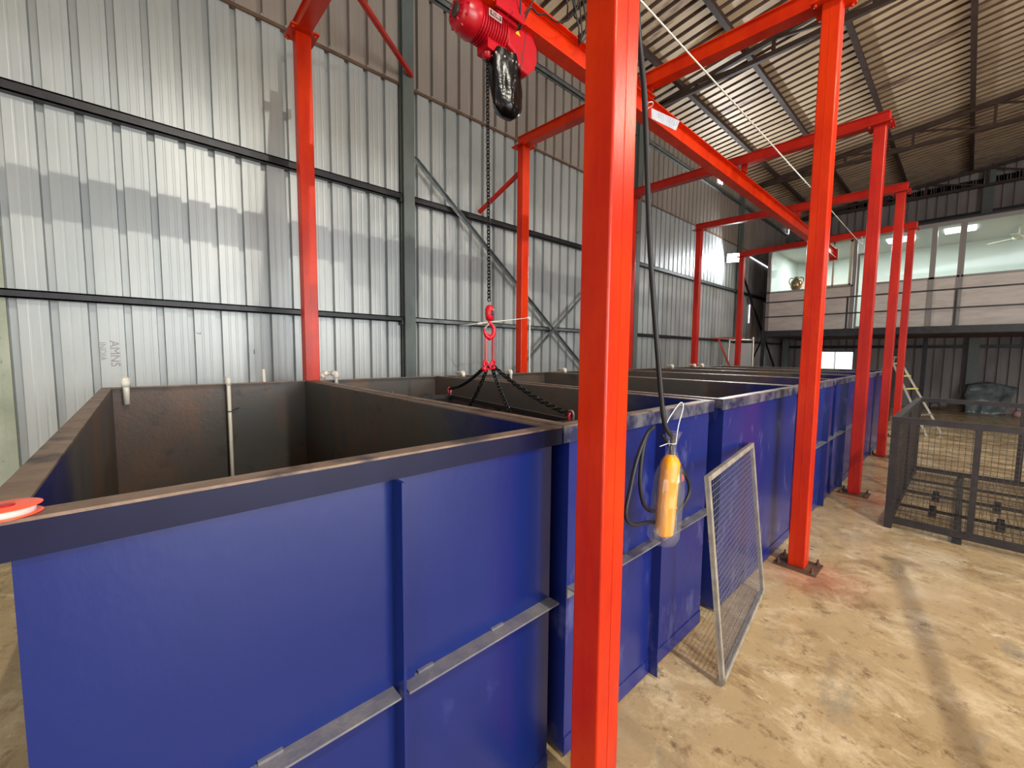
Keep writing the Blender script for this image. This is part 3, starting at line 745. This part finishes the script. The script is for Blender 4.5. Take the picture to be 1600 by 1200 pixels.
# ------------------------------------------------------------------ pendant control
PX = -.82
t = thing('pendant_control', 'yellow push-button pendant in a clear bag hanging by its black cable', 'control', (PX, 1.7, 1.0))
def pp(x, y): # plane X = PX
    v = Vector(((x-800), -(y-600), 641.75)); d = r2*v.x + u2*v.y + fwd*v.z
    return d
# local frame of the pendant: hangs nearly straight, face turned to +Y
c_top = Vector((PX, 1.655, 1.215)); c_bot = Vector((PX, 1.615, .875))
def W3(s_, a, b):
    ax = (c_bot-c_top); e1 = Vector((.87, -.5, 0)).normalized()*1.12; e2 = Vector((.5, .87, 0)).normalized()*1.12
    return c_top+ax*s_+e1*a+e2*b
bd = MB(); secs = [(0, .012, .012), (.05, .022, .022), (.10, .028, .028), (.30, .028, .028), (.32, .031, .030), (.34, .028, .028), (.62, .028, .028), (.64, .031, .030), (.66, .028, .028), (.97, .028, .026), (1.0, .024, .022)]
vs = []; fs = []; nn = 12
for s_, a, b in secs:
    for j in range(nn):
        th = 2*PI*j/nn+PI/nn; ca, sa = math.cos(th), math.sin(th)
        k = (abs(ca)**7+abs(sa)**7)**(-1/7)
        vs.append(W3(s_, a*ca*k, b*sa*k))
fs = [(r*nn+j, r*nn+(j+1) % nn, (r+1)*nn+(j+1) % nn, (r+1)*nn+j) for r in range(len(secs)-1) for j in range(nn)]+[tuple(range(nn)), tuple(range((len(secs)-1)*nn, len(secs)*nn))]
bd.add(vs, fs, 0, True); pb = bd.build('body', 'pendant_yellow', t)
kb = MB().add([W3(s_, a, b) for s_ in (.16, .97) for (a, b) in ((-.022, .026), (.022, .026), (.022, .037), (-.022, .037))], [(0, 1, 2, 3), (4, 5, 6, 7), (0, 1, 5, 4), (1, 2, 6, 5), (2, 3, 7, 6), (3, 0, 4, 7)])
kb.build('button_strip', 'black_steel', pb)
for k, s_ in enumerate((.30, .48, .60, .74, .86)):
    dv = (W3(0, 0, 1)-W3(0, 0, 0)).normalized()
    MB().lathe([(.013, 0), (.013, .010), (.010, .014)] if k else [(.013, 0), (.010, .010), (.019, .012), (.019, .020), (.014, .024)], W3(s_, 0, .034), dv, 14).build('push_button', 'button_red' if k == 0 else 'black_steel', pb)
# loose clear bag
bg_ = MB(); vs = []; rows = 18; nn = 24
for r in range(rows+1):
    f = r/rows; s_ = -.28+f*1.38
    if f < .08: a = .030-.012*(f/.08); b = a
    elif f < .16: a = .014; b = .014
    else: g2 = min(1, (f-.16)/.25); a = .014+.038*g2; b = .014+.044*g2
    if f > .96: a *= .8; b *= .75
    for j in range(nn):
        th = 2*PI*j/nn; rr = 1+.13*mnoise.noise(Vector((math.cos(th)*2.2, math.sin(th)*2.2, f*7)))+.07*math.sin(th*7+f*4)
        vs.append(W3(s_, a*math.cos(th)*rr-.004, b*math.sin(th)*rr+.004))
bg_.add(vs, [(r*nn+j, r*nn+(j+1) % nn, (r+1)*nn+(j+1) % nn, (r+1)*nn+j) for r in range(rows) for j in range(nn)]+[tuple(range(rows*nn, (rows+1)*nn))], 0, True)
bg_.build('plastic_bag', 'clear_plastic', t)
tie = MB()
c0 = W3(-.14, 0, 0)
tie.tube([c0+Vector((.016*math.cos(a), .016*math.sin(a), 0)) for a in [2*PI*k/12 for k in range(12)]], .0018, 5, closed=True)
tie.tube(smooth_path([c0+Vector((-.01, -.012, 0)), c0+Vector((-.03, -.05, -.012))]), .0018, 5)
tie.tube(smooth_path([c0+Vector((.01, .012, .0)), c0+Vector((.0, .05, .07)), c0+Vector((.0, .085, .14)), c0+Vector((0, .08, .165)), c0+Vector((0, .05, .165)), c0+Vector((0, -.03, .115)), c0+Vector((0, -.055, .09))]), .002, 5)
tie.build('cable_tie', 'white_tie', t)
cb = MB()
cpts = [(PX-.02, 1.24, 4.13), (PX-.02, 1.28, 3.6), (PX-.025, 1.325, 2.88), (PX-.02, 1.39, 2.55), (PX-.015, 1.455, 2.03), (PX-.01, 1.555, 1.53), (PX-.005, 1.595, 1.36), (PX, 1.632, 1.31), W3(-.2, 0, 0), W3(.02, 0, 0)]
cb.tube(smooth_path(cpts), .0105, 10)
cb.build('cable', 'cable_rubber', t)
lp = MB()
a0 = Vector((PX-.02, 0, 0))
def Q(y, z, x=0): return Vector((PX-.045+x, y, z))
lp.tube(smooth_path([Q(1.585, 1.335), Q(1.53, 1.31), Q(1.46, 1.22), Q(1.415, 1.10), Q(1.39, 1.02), Q(1.41, .975), Q(1.47, .945), Q(1.56, .93), Q(1.68, .90), Q(1.83, .905), Q(1.93, .955), Q(1.935, 1.02), Q(1.86, 1.10), Q(1.77, 1.17), Q(1.72, 1.24), Q(1.66, 1.29)]), .0085, 8)
lp.tube(smooth_path([Q(1.56, 1.32, -.01), Q(1.52, 1.25, -.01), Q(1.505, 1.12, -.01), Q(1.53, 1.03, -.01), Q(1.575, .98, -.01), Q(1.64, .955, -.01)]), .0085, 8)
lp.build('coiled_spare_cable', 'cable_rubber', t)
# paper tag tied to the cable
t2 = thing('inspection_tag', 'white printed tag tied to the black hanging cable', 'tag', (PX, 1.42, 2.5))
def A(x, y, X):
    v = r2*(x-800)+u2*(-(y-600))+fwd*641.75
    return CAM+v*((X-CAM.x)/v.x)
tg = [A(1018, 169, PX+.0), A(1062, 189, PX+.02), A(1056, 204, PX+.02), A(1018, 185, PX+.0)]
nrm = (tg[1]-tg[0]).cross(tg[3]-tg[0]).normalized()
m = MB().add(tg+[p+nrm*.0012 for p in tg], [(0, 1, 2, 3), (4, 5, 6, 7), (0, 1, 5, 4), (1, 2, 6, 5), (2, 3, 7, 6), (3, 0, 4, 7)]); m.build('card', 'tag_white', t2)
ln = MB()
side = (CAM-tg[0]).dot(nrm) > 0
offn = nrm*.0016 if side else -nrm*.0006
for k in range(9):
    f = .25+.085*k; a_ = tg[0].lerp(tg[1], f); b_ = tg[3].lerp(tg[2], f)
    ln.bar(a_.lerp(b_, .12)+offn, a_.lerp(b_, .12+.6*random.uniform(.7, 1.2))+offn, .0014, .0004, nrm)
ln.build('print_lines', 'tag_print', t2)
cc = Vector((PX-.022, 1.425, 2.55))
MB().tube([cc+Vector((.014*math.cos(a), .014*math.sin(a), .004*math.cos(a))) for a in [2*PI*k/12 for k in range(12)]], .0016, 5, closed=True).build('tie', 'white_tie', t2)

# pull rope from the near portal to the last one
r_ = MB().tube(smooth_path([(-1.345, 1.05, 4.13), (-1.348, 1.12, 3.61), (-1.38, 2.2, 3.65), (-1.5, 6.5, 3.80), (-1.64, 11.1, 3.965), (-1.66, 11.35, 4.14)], 6), .0055, 6)
solo(r_, 'steel_rope', 'pvc_white', 'thin pale taut rope stretched high along the tanks below the beams', 'rope')

# ------------------------------------------------------------------ leaning mesh panel
bl = Vector((-.734, 2.055, 0)); br = Vector((-.866, 3.106, 0)); tl = Vector((-.847+0, 2.041, 1.027)); trr = Vector((-.978, 3.091, 1.027))
lift = Vector((.02, 0, .014)); bl += lift; br += lift; tl += lift; trr += lift
t = thing('mesh_panel', 'steel-framed wire mesh panel leaning against the blue tank side', 'mesh panel', (-.8, 2.58, 0))
u = (br-bl); v = (tl-bl); nn_ = u.cross(v).normalized()
if nn_.x < 0: nn_ = -nn_
f_ = MB(); th = .028
un = u.normalized(); vn = v.normalized(); h = th/2
f_.bar(bl+vn*h, br+vn*h, .022, th, vn).bar(tl-vn*h, trr-vn*h, .022, th, vn).bar(bl+un*h, tl+un*h, .022, th, un).bar(br-un*h, trr-un*h, .022, th, un)
f_.build('frame', 'mesh_frame_steel', t)
grid(bl+nn_*.004, u, v, 35, 34, .0009).build('wire_mesh', 'wire_zinc', t)

# ------------------------------------------------------------------ bar added out of view, placed to cast the shadow strip on the floor
t = thing('shadow_caster_bar', 'added grey bar with a short cross head, out of view, casting the floor shadow strip', 'shadow caster', (1.45, 2.2, 3.0))
def lampray(x, y, z=3.0):
    L_ = Vector((3.2, 1.2, 6.6)); S_ = Vector((x, y, 0)); return L_.lerp(S_, (6.6-z)/6.6)
e0 = lampray(-.30, 4.45); e1_ = lampray(.42, .9)
MB().bar(e0, e1_, .042, .03).build('bar', 'green_grey_steel', t)
hd = (e1_-e0).normalized().cross(Vector((0, 0, 1)))
MB().bar(e0-hd*.075, e0+hd*.045, .035, .03).build('cross_head', 'green_grey_steel', t)
for f in (.12, .85):
    p = e0.lerp(e1_, f); MB().tube([p+Vector((0, 0, .015)), (p.x, p.y, roofz(p.x)+.03)], .005, 6).build('hanging_rod', 'black_steel', t)

# ------------------------------------------------------------------ wire cage on the right
CX0, CX1, CY0, CY1, CZ = -.42, 1.62, 5.27, 8.0, 1.07
t = thing('wire_cage', 'large dark steel cage with square wire mesh standing on the aisle floor', 'cage', ((CX0+CX1)/2, (CY0+CY1)/2, 0))
f_ = MB(); a = .055; zb = .08
for (x, y) in ((CX0, CY0), (CX1, CY0), (CX0, CY1), (CX1, CY1)): f_.box(x-a/2, x+a/2, y-a/2, y+a/2, .0, CZ)
for z in (zb, CZ-.025):
    for y in (CY0, CY1): f_.box(CX0+a/2, CX1-a/2, y-.022, y+.022, z-.028, z+.028)
    for x in (CX0, CX1): f_.box(x-.028, x+.028, CY0+a/2, CY1-a/2, z-.022, z+.022)
for x in (.10, .62+.44):
    f_.box(x-.021, x+.021, CY0-.02, CY0+.02, zb, CZ-.05)
for x in (.50, 1.05): f_.box(x-.026, x+.026, CY1-.02, CY1+.02, zb, CZ-.05)
f_.box(CX0-.02, CX0+.02, 6.6, 6.66, zb, CZ-.05); f_.box(CX1-.02, CX1+.02, 6.6, 6.66, zb, CZ-.05)
f_.build('frame', 'cage_steel', t)
fl2 = MB()
for y in (5.95, 6.63, 7.3): fl2.box(CX0, CX1, y-.02, y+.02, zb-.03, zb-.004)
for x in (.03, .62, 1.1): fl2.box(x-.025, x+.025, CY0, CY1, zb-.05, zb-.02)
fl2.build('floor_bar', 'cage_steel', t)
ft = MB()
for (x, y) in ((.03, CY0), (1.1, CY0), (.03, CY1)): ft.box(x-.03, x+.03, y-.03, y+.03, 0, zb-.03)
for (x, y) in ((-.15, 5.95), (-.15, 6.63), (.30, 5.95), (.30, 6.63), (.85, 5.95), (.85, 6.63)): ft.box(x-.03, x+.03, y-.03, y+.03, 0, zb-.03).box(x-.025, x+.025, y-.01, y+.01, zb-.03, zb+.04)
ft.build('foot', 'black_steel', t)
wz = CZ-zb-.05
for (p, u, v) in (((CX0, CY0, zb), (CX1-CX0, 0, 0), (0, 0, wz)), ((CX0, CY0, zb), (0, CY1-CY0, 0), (0, 0, wz)), ((CX1, CY0, zb), (0, CY1-CY0, 0), (0, 0, wz)), ((CX0, CY0, zb), (CX1-CX0, 0, 0), (0, CY1-CY0, 0))):
    nu = round(Vector(u).length/(.038 if v[2] else .055)); nv = round(Vector(v).length/(.038 if v[2] else .055))
    grid(p, u, v, nu, nv, .0017 if u[0] else .0012).build('wire_mesh', 'wire_dark', t)

# ------------------------------------------------------------------ step ladder
t = thing('step_ladder', 'aluminium step ladder with yellow edged steps by the last post', 'ladder', (-.7, 12.2, 0))
f1a, f1b = Vector((-.475, 12.0, 0)), Vector((-.27, 12.5, 0)); tpa, tpb = Vector((-1.14, 12.08, 1.62)), Vector((-1.04, 12.38, 1.62))
for a_, b_ in ((f1a, tpa), (f1b, tpb)):
    s_ = MB().bar(a_, b_, .035, .085, (0, 1, 0)).build('rail', 'aluminium', t)
for k in range(6):
    f = .09+k*.165; p = f1a.lerp(tpa, f); q = f1b.lerp(tpb, f)
    MB().bar(p, q, .085, .022).build('step', 'aluminium' if k < 3 else 'ladder_step_yellow', t)
MB().bar(tpa, tpb, .12, .03).build('top_cap', 'aluminium', t)
g1, g2 = Vector((-1.50, 11.95, 0)), Vector((-1.42, 12.55, 0))
for a_, b_ in ((g1, tpa), (g2, tpb)): MB().bar(a_+Vector((0, 0, 0)), b_-Vector((.05, 0, .02)), .025, .03, (0, 1, 0)).build('rear_leg', 'aluminium', t)
for f in (.2, .45, .7): p = g1.lerp(tpa, f); q = g2.lerp(tpb, f); MB().bar(p, q, .02, .02).build('rear_brace', 'aluminium', t)

# ------------------------------------------------------------------ floodlight
t = thing('floodlight', 'bright white floodlight glowing on the far wall column', 'lamp', (-4.70, 13.45, 4.5))
fd = Vector((.55, -.80, -.22)).normalized(); fc_ = Vector((-4.80, 13.02, 4.47)); sd = fd.cross(Vector((0, 0, 1))).normalized(); fu = sd.cross(fd)
hs = MB(); hs.bar(fc_-fd*.05, fc_, .34, .26, fu); hs.bar(fc_-fd*.09, fc_-fd*.05, .26, .18, fu)
hs.build('housing', 'lamp_housing', t)
MB().bar(fc_+fd*.001, fc_+fd*.006, .31, .23, fu).build('lens', 'lamp_lens', t)
MB().bar(fc_-fd*.09, Vector((-4.84, 13.82, 4.47)), .04, .04).build('bracket', 'lamp_housing', t)
l = area('floodlight_beam', fc_+fd*.03, fc_+fd*3, .3, .22, 170, (.90, .96, 1)); 
for hx, hy_ in ((3.2, 1.2), (3.2, 7.6)):  # bowls for the two added lamps, out of view
    hb_ = MB().lathe([(.08, .35), (.12, .30), (.26, .06), (.34, 0), (.335, 0)], (hx, hy_, 6.62), (0, 0, 1), 24)
    o = solo(hb_, 'added_bay_lamp', 'lamp_housing', 'added bowl-shaped fill lamp out of view over the open floor, %s' % ('nearer the camera' if hy_ < 3 else 'further down the hall'), 'lamp', 'added fill lamps')
    MB().tube([(hx, hy_, 6.9), (hx, hy_, 7.4)], .012, 6).build('hanger_rod', 'black_steel', o)

# ------------------------------------------------------------------ mezzanine with the office
DY = 14.0; DX0 = -4.25; DX1 = 6.0; DZ = 2.36; OY = 14.85
t = thing('mezzanine', 'black steel mezzanine deck carrying the glazed office at the far end', 'mezzanine', (0, 16, 0))
MB().box(DX0, DX1, DY, DY+.07, DZ-.17, DZ).box(DX0, DX1, DY+.07, YB-.25, DZ-.03, DZ).box(DX0, DX0+.07, DY+.07, YB-.25, DZ-.17, DZ-.03).build('deck', 'black_steel', t)
jm = MB()
for y in (15.4, 16.8, 18.2): jm.box(DX0+.07, DX1, y, y+.07, DZ-.15, DZ-.03)
jm.build('joist', 'dark_truss_steel', t)
for (x, y) in ((-4.20, 14.06), (-1.3, 14.06), (1.8, 14.06), (4.8, 14.06), (-3.55, 17.6), (-.9, 17.6), (2.4, 17.6)): MB().box(x-.05, x+.05, y-.05, y+.05, 0, DZ-.17 if y < 15 else DZ-.03).build('post', 'black_steel', t)
t = thing('guard_rail', 'two-bar dark guard rail along the edge of the office walkway', 'railing', (0, DY+.03, DZ))
for z in (3.20, 2.77): MB().bar((DX0, DY+.035, z), (DX1, DY+.035, z), .035, .035).build('rail', 'black_steel', t)
x = -4.22
while x < DX1:
    MB().box(x-.02, x+.02, DY+.015, DY+.055, DZ, 3.19).box(x-.05, x+.05, DY-.0, DY+.07, DZ, DZ+.01).build('baluster', 'black_steel', t); x += 1.97
# office front
of = MB(); zs, zt_ = 3.62, 4.86
of.box(-4.35, -2.28, OY, OY+.05, DZ, zs-.05); of.box(-1.90, DX1, OY, OY+.05, DZ, zs-.05)
ofo = of.build('wall_office', 'office_panel', kind='structure')
fm = MB()
fm.box(-4.42, DX1, OY-.02, OY+.07, zt_, zt_+.09); fm.box(-4.42, -2.28, OY-.02, OY+.07, zs-.05, zs); fm.box(-1.90, DX1, OY-.02, OY+.07, zs-.05, zs)
for (a, b) in ((-4.42, -4.33), (-2.32, -2.24), (-1.93, -1.86), (-1.2, -1.16), (-.80, -.70), (-.32, -.21), (1.9, 2.0), (4.0, 4.1), (5.9, 6.0)): fm.box(a, b, OY-.02, OY+.07, DZ, zt_)
for a in (-.27,): fm.box(a, a+.02, OY-.03, OY-.02, DZ, zt_)
fm.build('trim_1', 'office_frame', kind='structure')
MB().box(-4.42, DX1, OY-.05, OY+.1, zt_+.09, zt_+.14).build('trim_2', 'black_steel', kind='structure')
bf = MB()
for (a, b, c_, d) in ((-2.78, -2.74, zs, zt_), (-3.10, -3.07, zs, zt_), (-2.40, -2.34, zs, zt_), (-3.3, -2.34, zt_-.05, zt_), (-3.3, -2.34, zs, zs+.04)): bf.box(a, b, OY-.0, OY+.05, c_, d)
bf.build('trim_3', 'office_frame_beige', kind='structure')
k = 1
for (a, b, z0_, z1_) in ((-4.33, -2.4, zs, zt_), (-1.86, -1.2, zs, zt_), (-1.16, -.8, zs, zt_), (-.70, -.32, zs, zt_), (-.21, 1.9, zs, zt_), (2.0, 4.0, zs, zt_), (4.1, 5.9, zs, zt_)):
    k += 1
    MB().box(a, b, OY+.02, OY+.026, z0_, z1_).build('window_%d' % k, 'window_glass', kind='structure')
# glazed office door, ajar frame
dr = MB().box(-2.22, -2.17, OY, OY+.04, DZ, 4.45).box(-1.98, -1.93, OY, OY+.04, DZ, 4.45).box(-2.17, -1.98, OY, OY+.04, 4.40, 4.45).box(-2.17, -1.98, OY, OY+.04, DZ, DZ+.1)
do = dr.build('door_1', 'office_frame', kind='structure')
MB().box(-2.17, -1.98, OY+.018, OY+.024, DZ+.1, 4.40).build('pane', 'window_glass', do)
MB().box(-1.99, -1.975, OY-.03, OY, 3.25, 3.45).build('door_handle', 'aluminium', do)
# office room
rm = MB()
rm.box(-4.40, DX1, 18.0, 18.05, DZ, 4.96); rm.box(-4.42, -4.38, OY+.07, 18.0, DZ, 4.96)
rm.build('wall_office_back', 'office_wall_mint', kind='structure')
MB().box(-4.42, DX1, OY+.07, 18.05, 4.96, 5.0).build('ceiling_office', 'office_ceiling_white', kind='structure')
MB().box(-3.9, -3.55, 17.6, 18.0, DZ, 4.96).build('trim_4', 'office_frame_beige', kind='structure')
for (x, y) in ((-1.5, 16.2), (-3.4, 16.6), (-.35, 16.0), (2.2, 16.4)):
    o = solo(MB().box(x-.28, x+.28, y-.28, y+.28, 4.925, 4.958), 'ceiling_light', 'panel_light_lens', 'glowing square panel on the office ceiling, %s' % {-1.5: 'above the door side', -3.4: 'above the brass ornament', -.35: 'behind the narrow pane', 2.2: 'out of frame to the right'}[x], 'ceiling light', 'office ceiling lights')
    area('office_panel_light', (x, y, 4.91), (x, y, 0), .5, .5, 42, (.95, 1, .97))
solo(MB().box(-4.1, -3.0, OY+.10, OY+.4, 3.54, 3.62), 'window_shelf', 'office_panel', 'narrow shelf inside the leftmost office window', 'shelf')
t = thing('brass_ornament', 'brass vase-like ornament standing in the leftmost office window', 'ornament', (-3.70, 15.1, 3.62))
MB().lathe([(.07, 0), (.09, .03), (.14, .10), (.155, .20), (.13, .30), (.07, .36), (.05, .39), (.07, .42)], (-3.70, 15.1, 3.62), (0, 0, 1), 20).build('body', 'brass', t)
for s_ in (-1, 1): MB().tube(smooth_path([(-3.70+s_*.06, 15.1, 3.99), (-3.70+s_*.15, 15.1, 4.02), (-3.70+s_*.19, 15.1, 3.92), (-3.70+s_*.14, 15.1, 3.80)]), .014, 8).build('handle', 'brass', t)
t = thing('ceiling_fan', 'cream ceiling fan inside the office at the right photo edge', 'fan', (.66, 16.5, 4.6))
MB().tube([(.66, 16.5, 4.96), (.66, 16.5, 4.70)], .015, 8).build('down_rod', 'fan_cream', t)
MB().lathe([(.03, 0), (.10, .02), (.12, .06), (.10, .10), (.04, .12)], (.66, 16.5, 4.58), (0, 0, 1), 20).build('motor', 'fan_cream', t)
for k in range(3):
    a = k*2*PI/3+.35; MB().bar((.66+.1*math.cos(a), 16.5+.1*math.sin(a), 4.63), (.66+.62*math.cos(a), 16.5+.62*math.sin(a), 4.63), .13, .012).build('blade', 'fan_cream', t)
# glimpses of daylight where the end sheets gape
solo(MB().bar((WX+.02, 14.95, 4.83), (WX+.02, 16.9, 4.74), .01, .03), 'daylight_gap', 'bright_leak', 'bright slanting gap between wall sheets left of the office', 'gap', 'gaps between the sheets')
solo(MB().box(WX+.02, WX+.03, 15.06, 15.12, 2.7, 3.3), 'daylight_gap', 'bright_leak', 'short upright bright gap in the far corner sheets', 'gap', 'gaps between the sheets')
solo(MB().box(WX+.02, WX+.03, 12.15, 12.3, 6.42, 6.62).box(WX+.02, WX+.03, 12.38, 12.46, 6.44, 6.55), 'daylight_gap', 'bright_leak', 'small bright gap high under the eave beside the rail', 'gap', 'gaps between the sheets')
solo(MB().box(-4.93, -4.85, YB-.03, YB-.02, 6.28, 6.5).box(-4.80, -4.70, YB-.03, YB-.02, 6.28, 6.42), 'daylight_gap', 'bright_leak', 'small bright gap high in the far corner of the back wall', 'gap', 'gaps between the sheets')

# odds and ends along the back wall
sh = MB(); vs = []; nx, nz = 14, 10
for j in range(nz+1):
    for i in range(nx+1):
        fx = i/nx; fz = j/nz; x = .0+fx*1.0-(.25*fx*fz); z = (1-fz)*(.92-.25*abs(fx-.45)); y = YB-.26-.5*fz+.10*mnoise.noise(Vector((fx*5, fz*5, 1)))
        vs.append((x+.06*mnoise.noise(Vector((fx*4, fz*4, 7))), y, max(z, .004)))
sh.add(vs, [(j*(nx+1)+i, j*(nx+1)+i+1, (j+1)*(nx+1)+i+1, (j+1)*(nx+1)+i) for j in range(nz) for i in range(nx)], 0, True)
o = solo(sh, 'plastic_sheeting', 'plastic_sheet', 'crumpled grey plastic sheeting heaped against the back wall', 'sheeting'); o.modifiers.new('thick', 'SOLIDIFY').thickness = .006
rg = MB().lathe([(.06, 0), (.11, .04), (.10, .12), (.05, .17)], (1.02, 17.9, 0), (0, 0, 1), 10); solo(rg, 'rag_bundle', 'pink_rag', 'small pinkish bundle on the floor beside the grey sheeting', 'bundle')
solo(MB().tube([(-.60+.11*math.cos(a), 18.1, .12+.11*math.sin(a)) for a in [2*PI*k/16 for k in range(16)]], .022, 6, closed=True), 'hose_ring', 'wire_dark', 'dark ring of hose standing on the floor by the back wall', 'hose')
pb_ = MB()
for k, (x, z) in enumerate(((-.1, .04), (.02, .12), (-.35, .05), (-.5, .03))): pb_.bar((x-.25, 18.35, z), (x+.45, 18.2, z+.01), .09, .06)
solo(pb_, 'scrap_pile', 'rust_brown', 'low pile of dark scrap lengths at the foot of the back wall', 'scrap')
# tube stand left of the mezzanine
t = thing('tube_stand', 'pale tubular stand with a panel beyond the tanks at the far left', 'stand', (-4.3, 12.6, 0))
MB().tube(smooth_path([(-4.62, 12.5, 0), (-4.60, 12.5, 1.95), (-4.52, 12.5, 2.04), (-4.05, 12.5, 2.04), (-3.98, 12.5, 1.95), (-3.98, 12.5, 0)]), .02, 8).build('frame', 'aluminium', t)
MB().box(-4.58, -4.0, 12.50, 12.51, .6, 1.96).build('panel', 'galvanised_sheet', t)
solo(MB().bar((-4.85, 11.9, 2.1), (-4.12, 12.2, 2.1), .04, .04).bar((-4.70, 12.0, 2.05), (-3.95, 12.35, 0.02), .045, .045), 'pipe_rack', 'deep_red_paint', 'thin red rail with a sloping leg beside the last left post', 'rack')
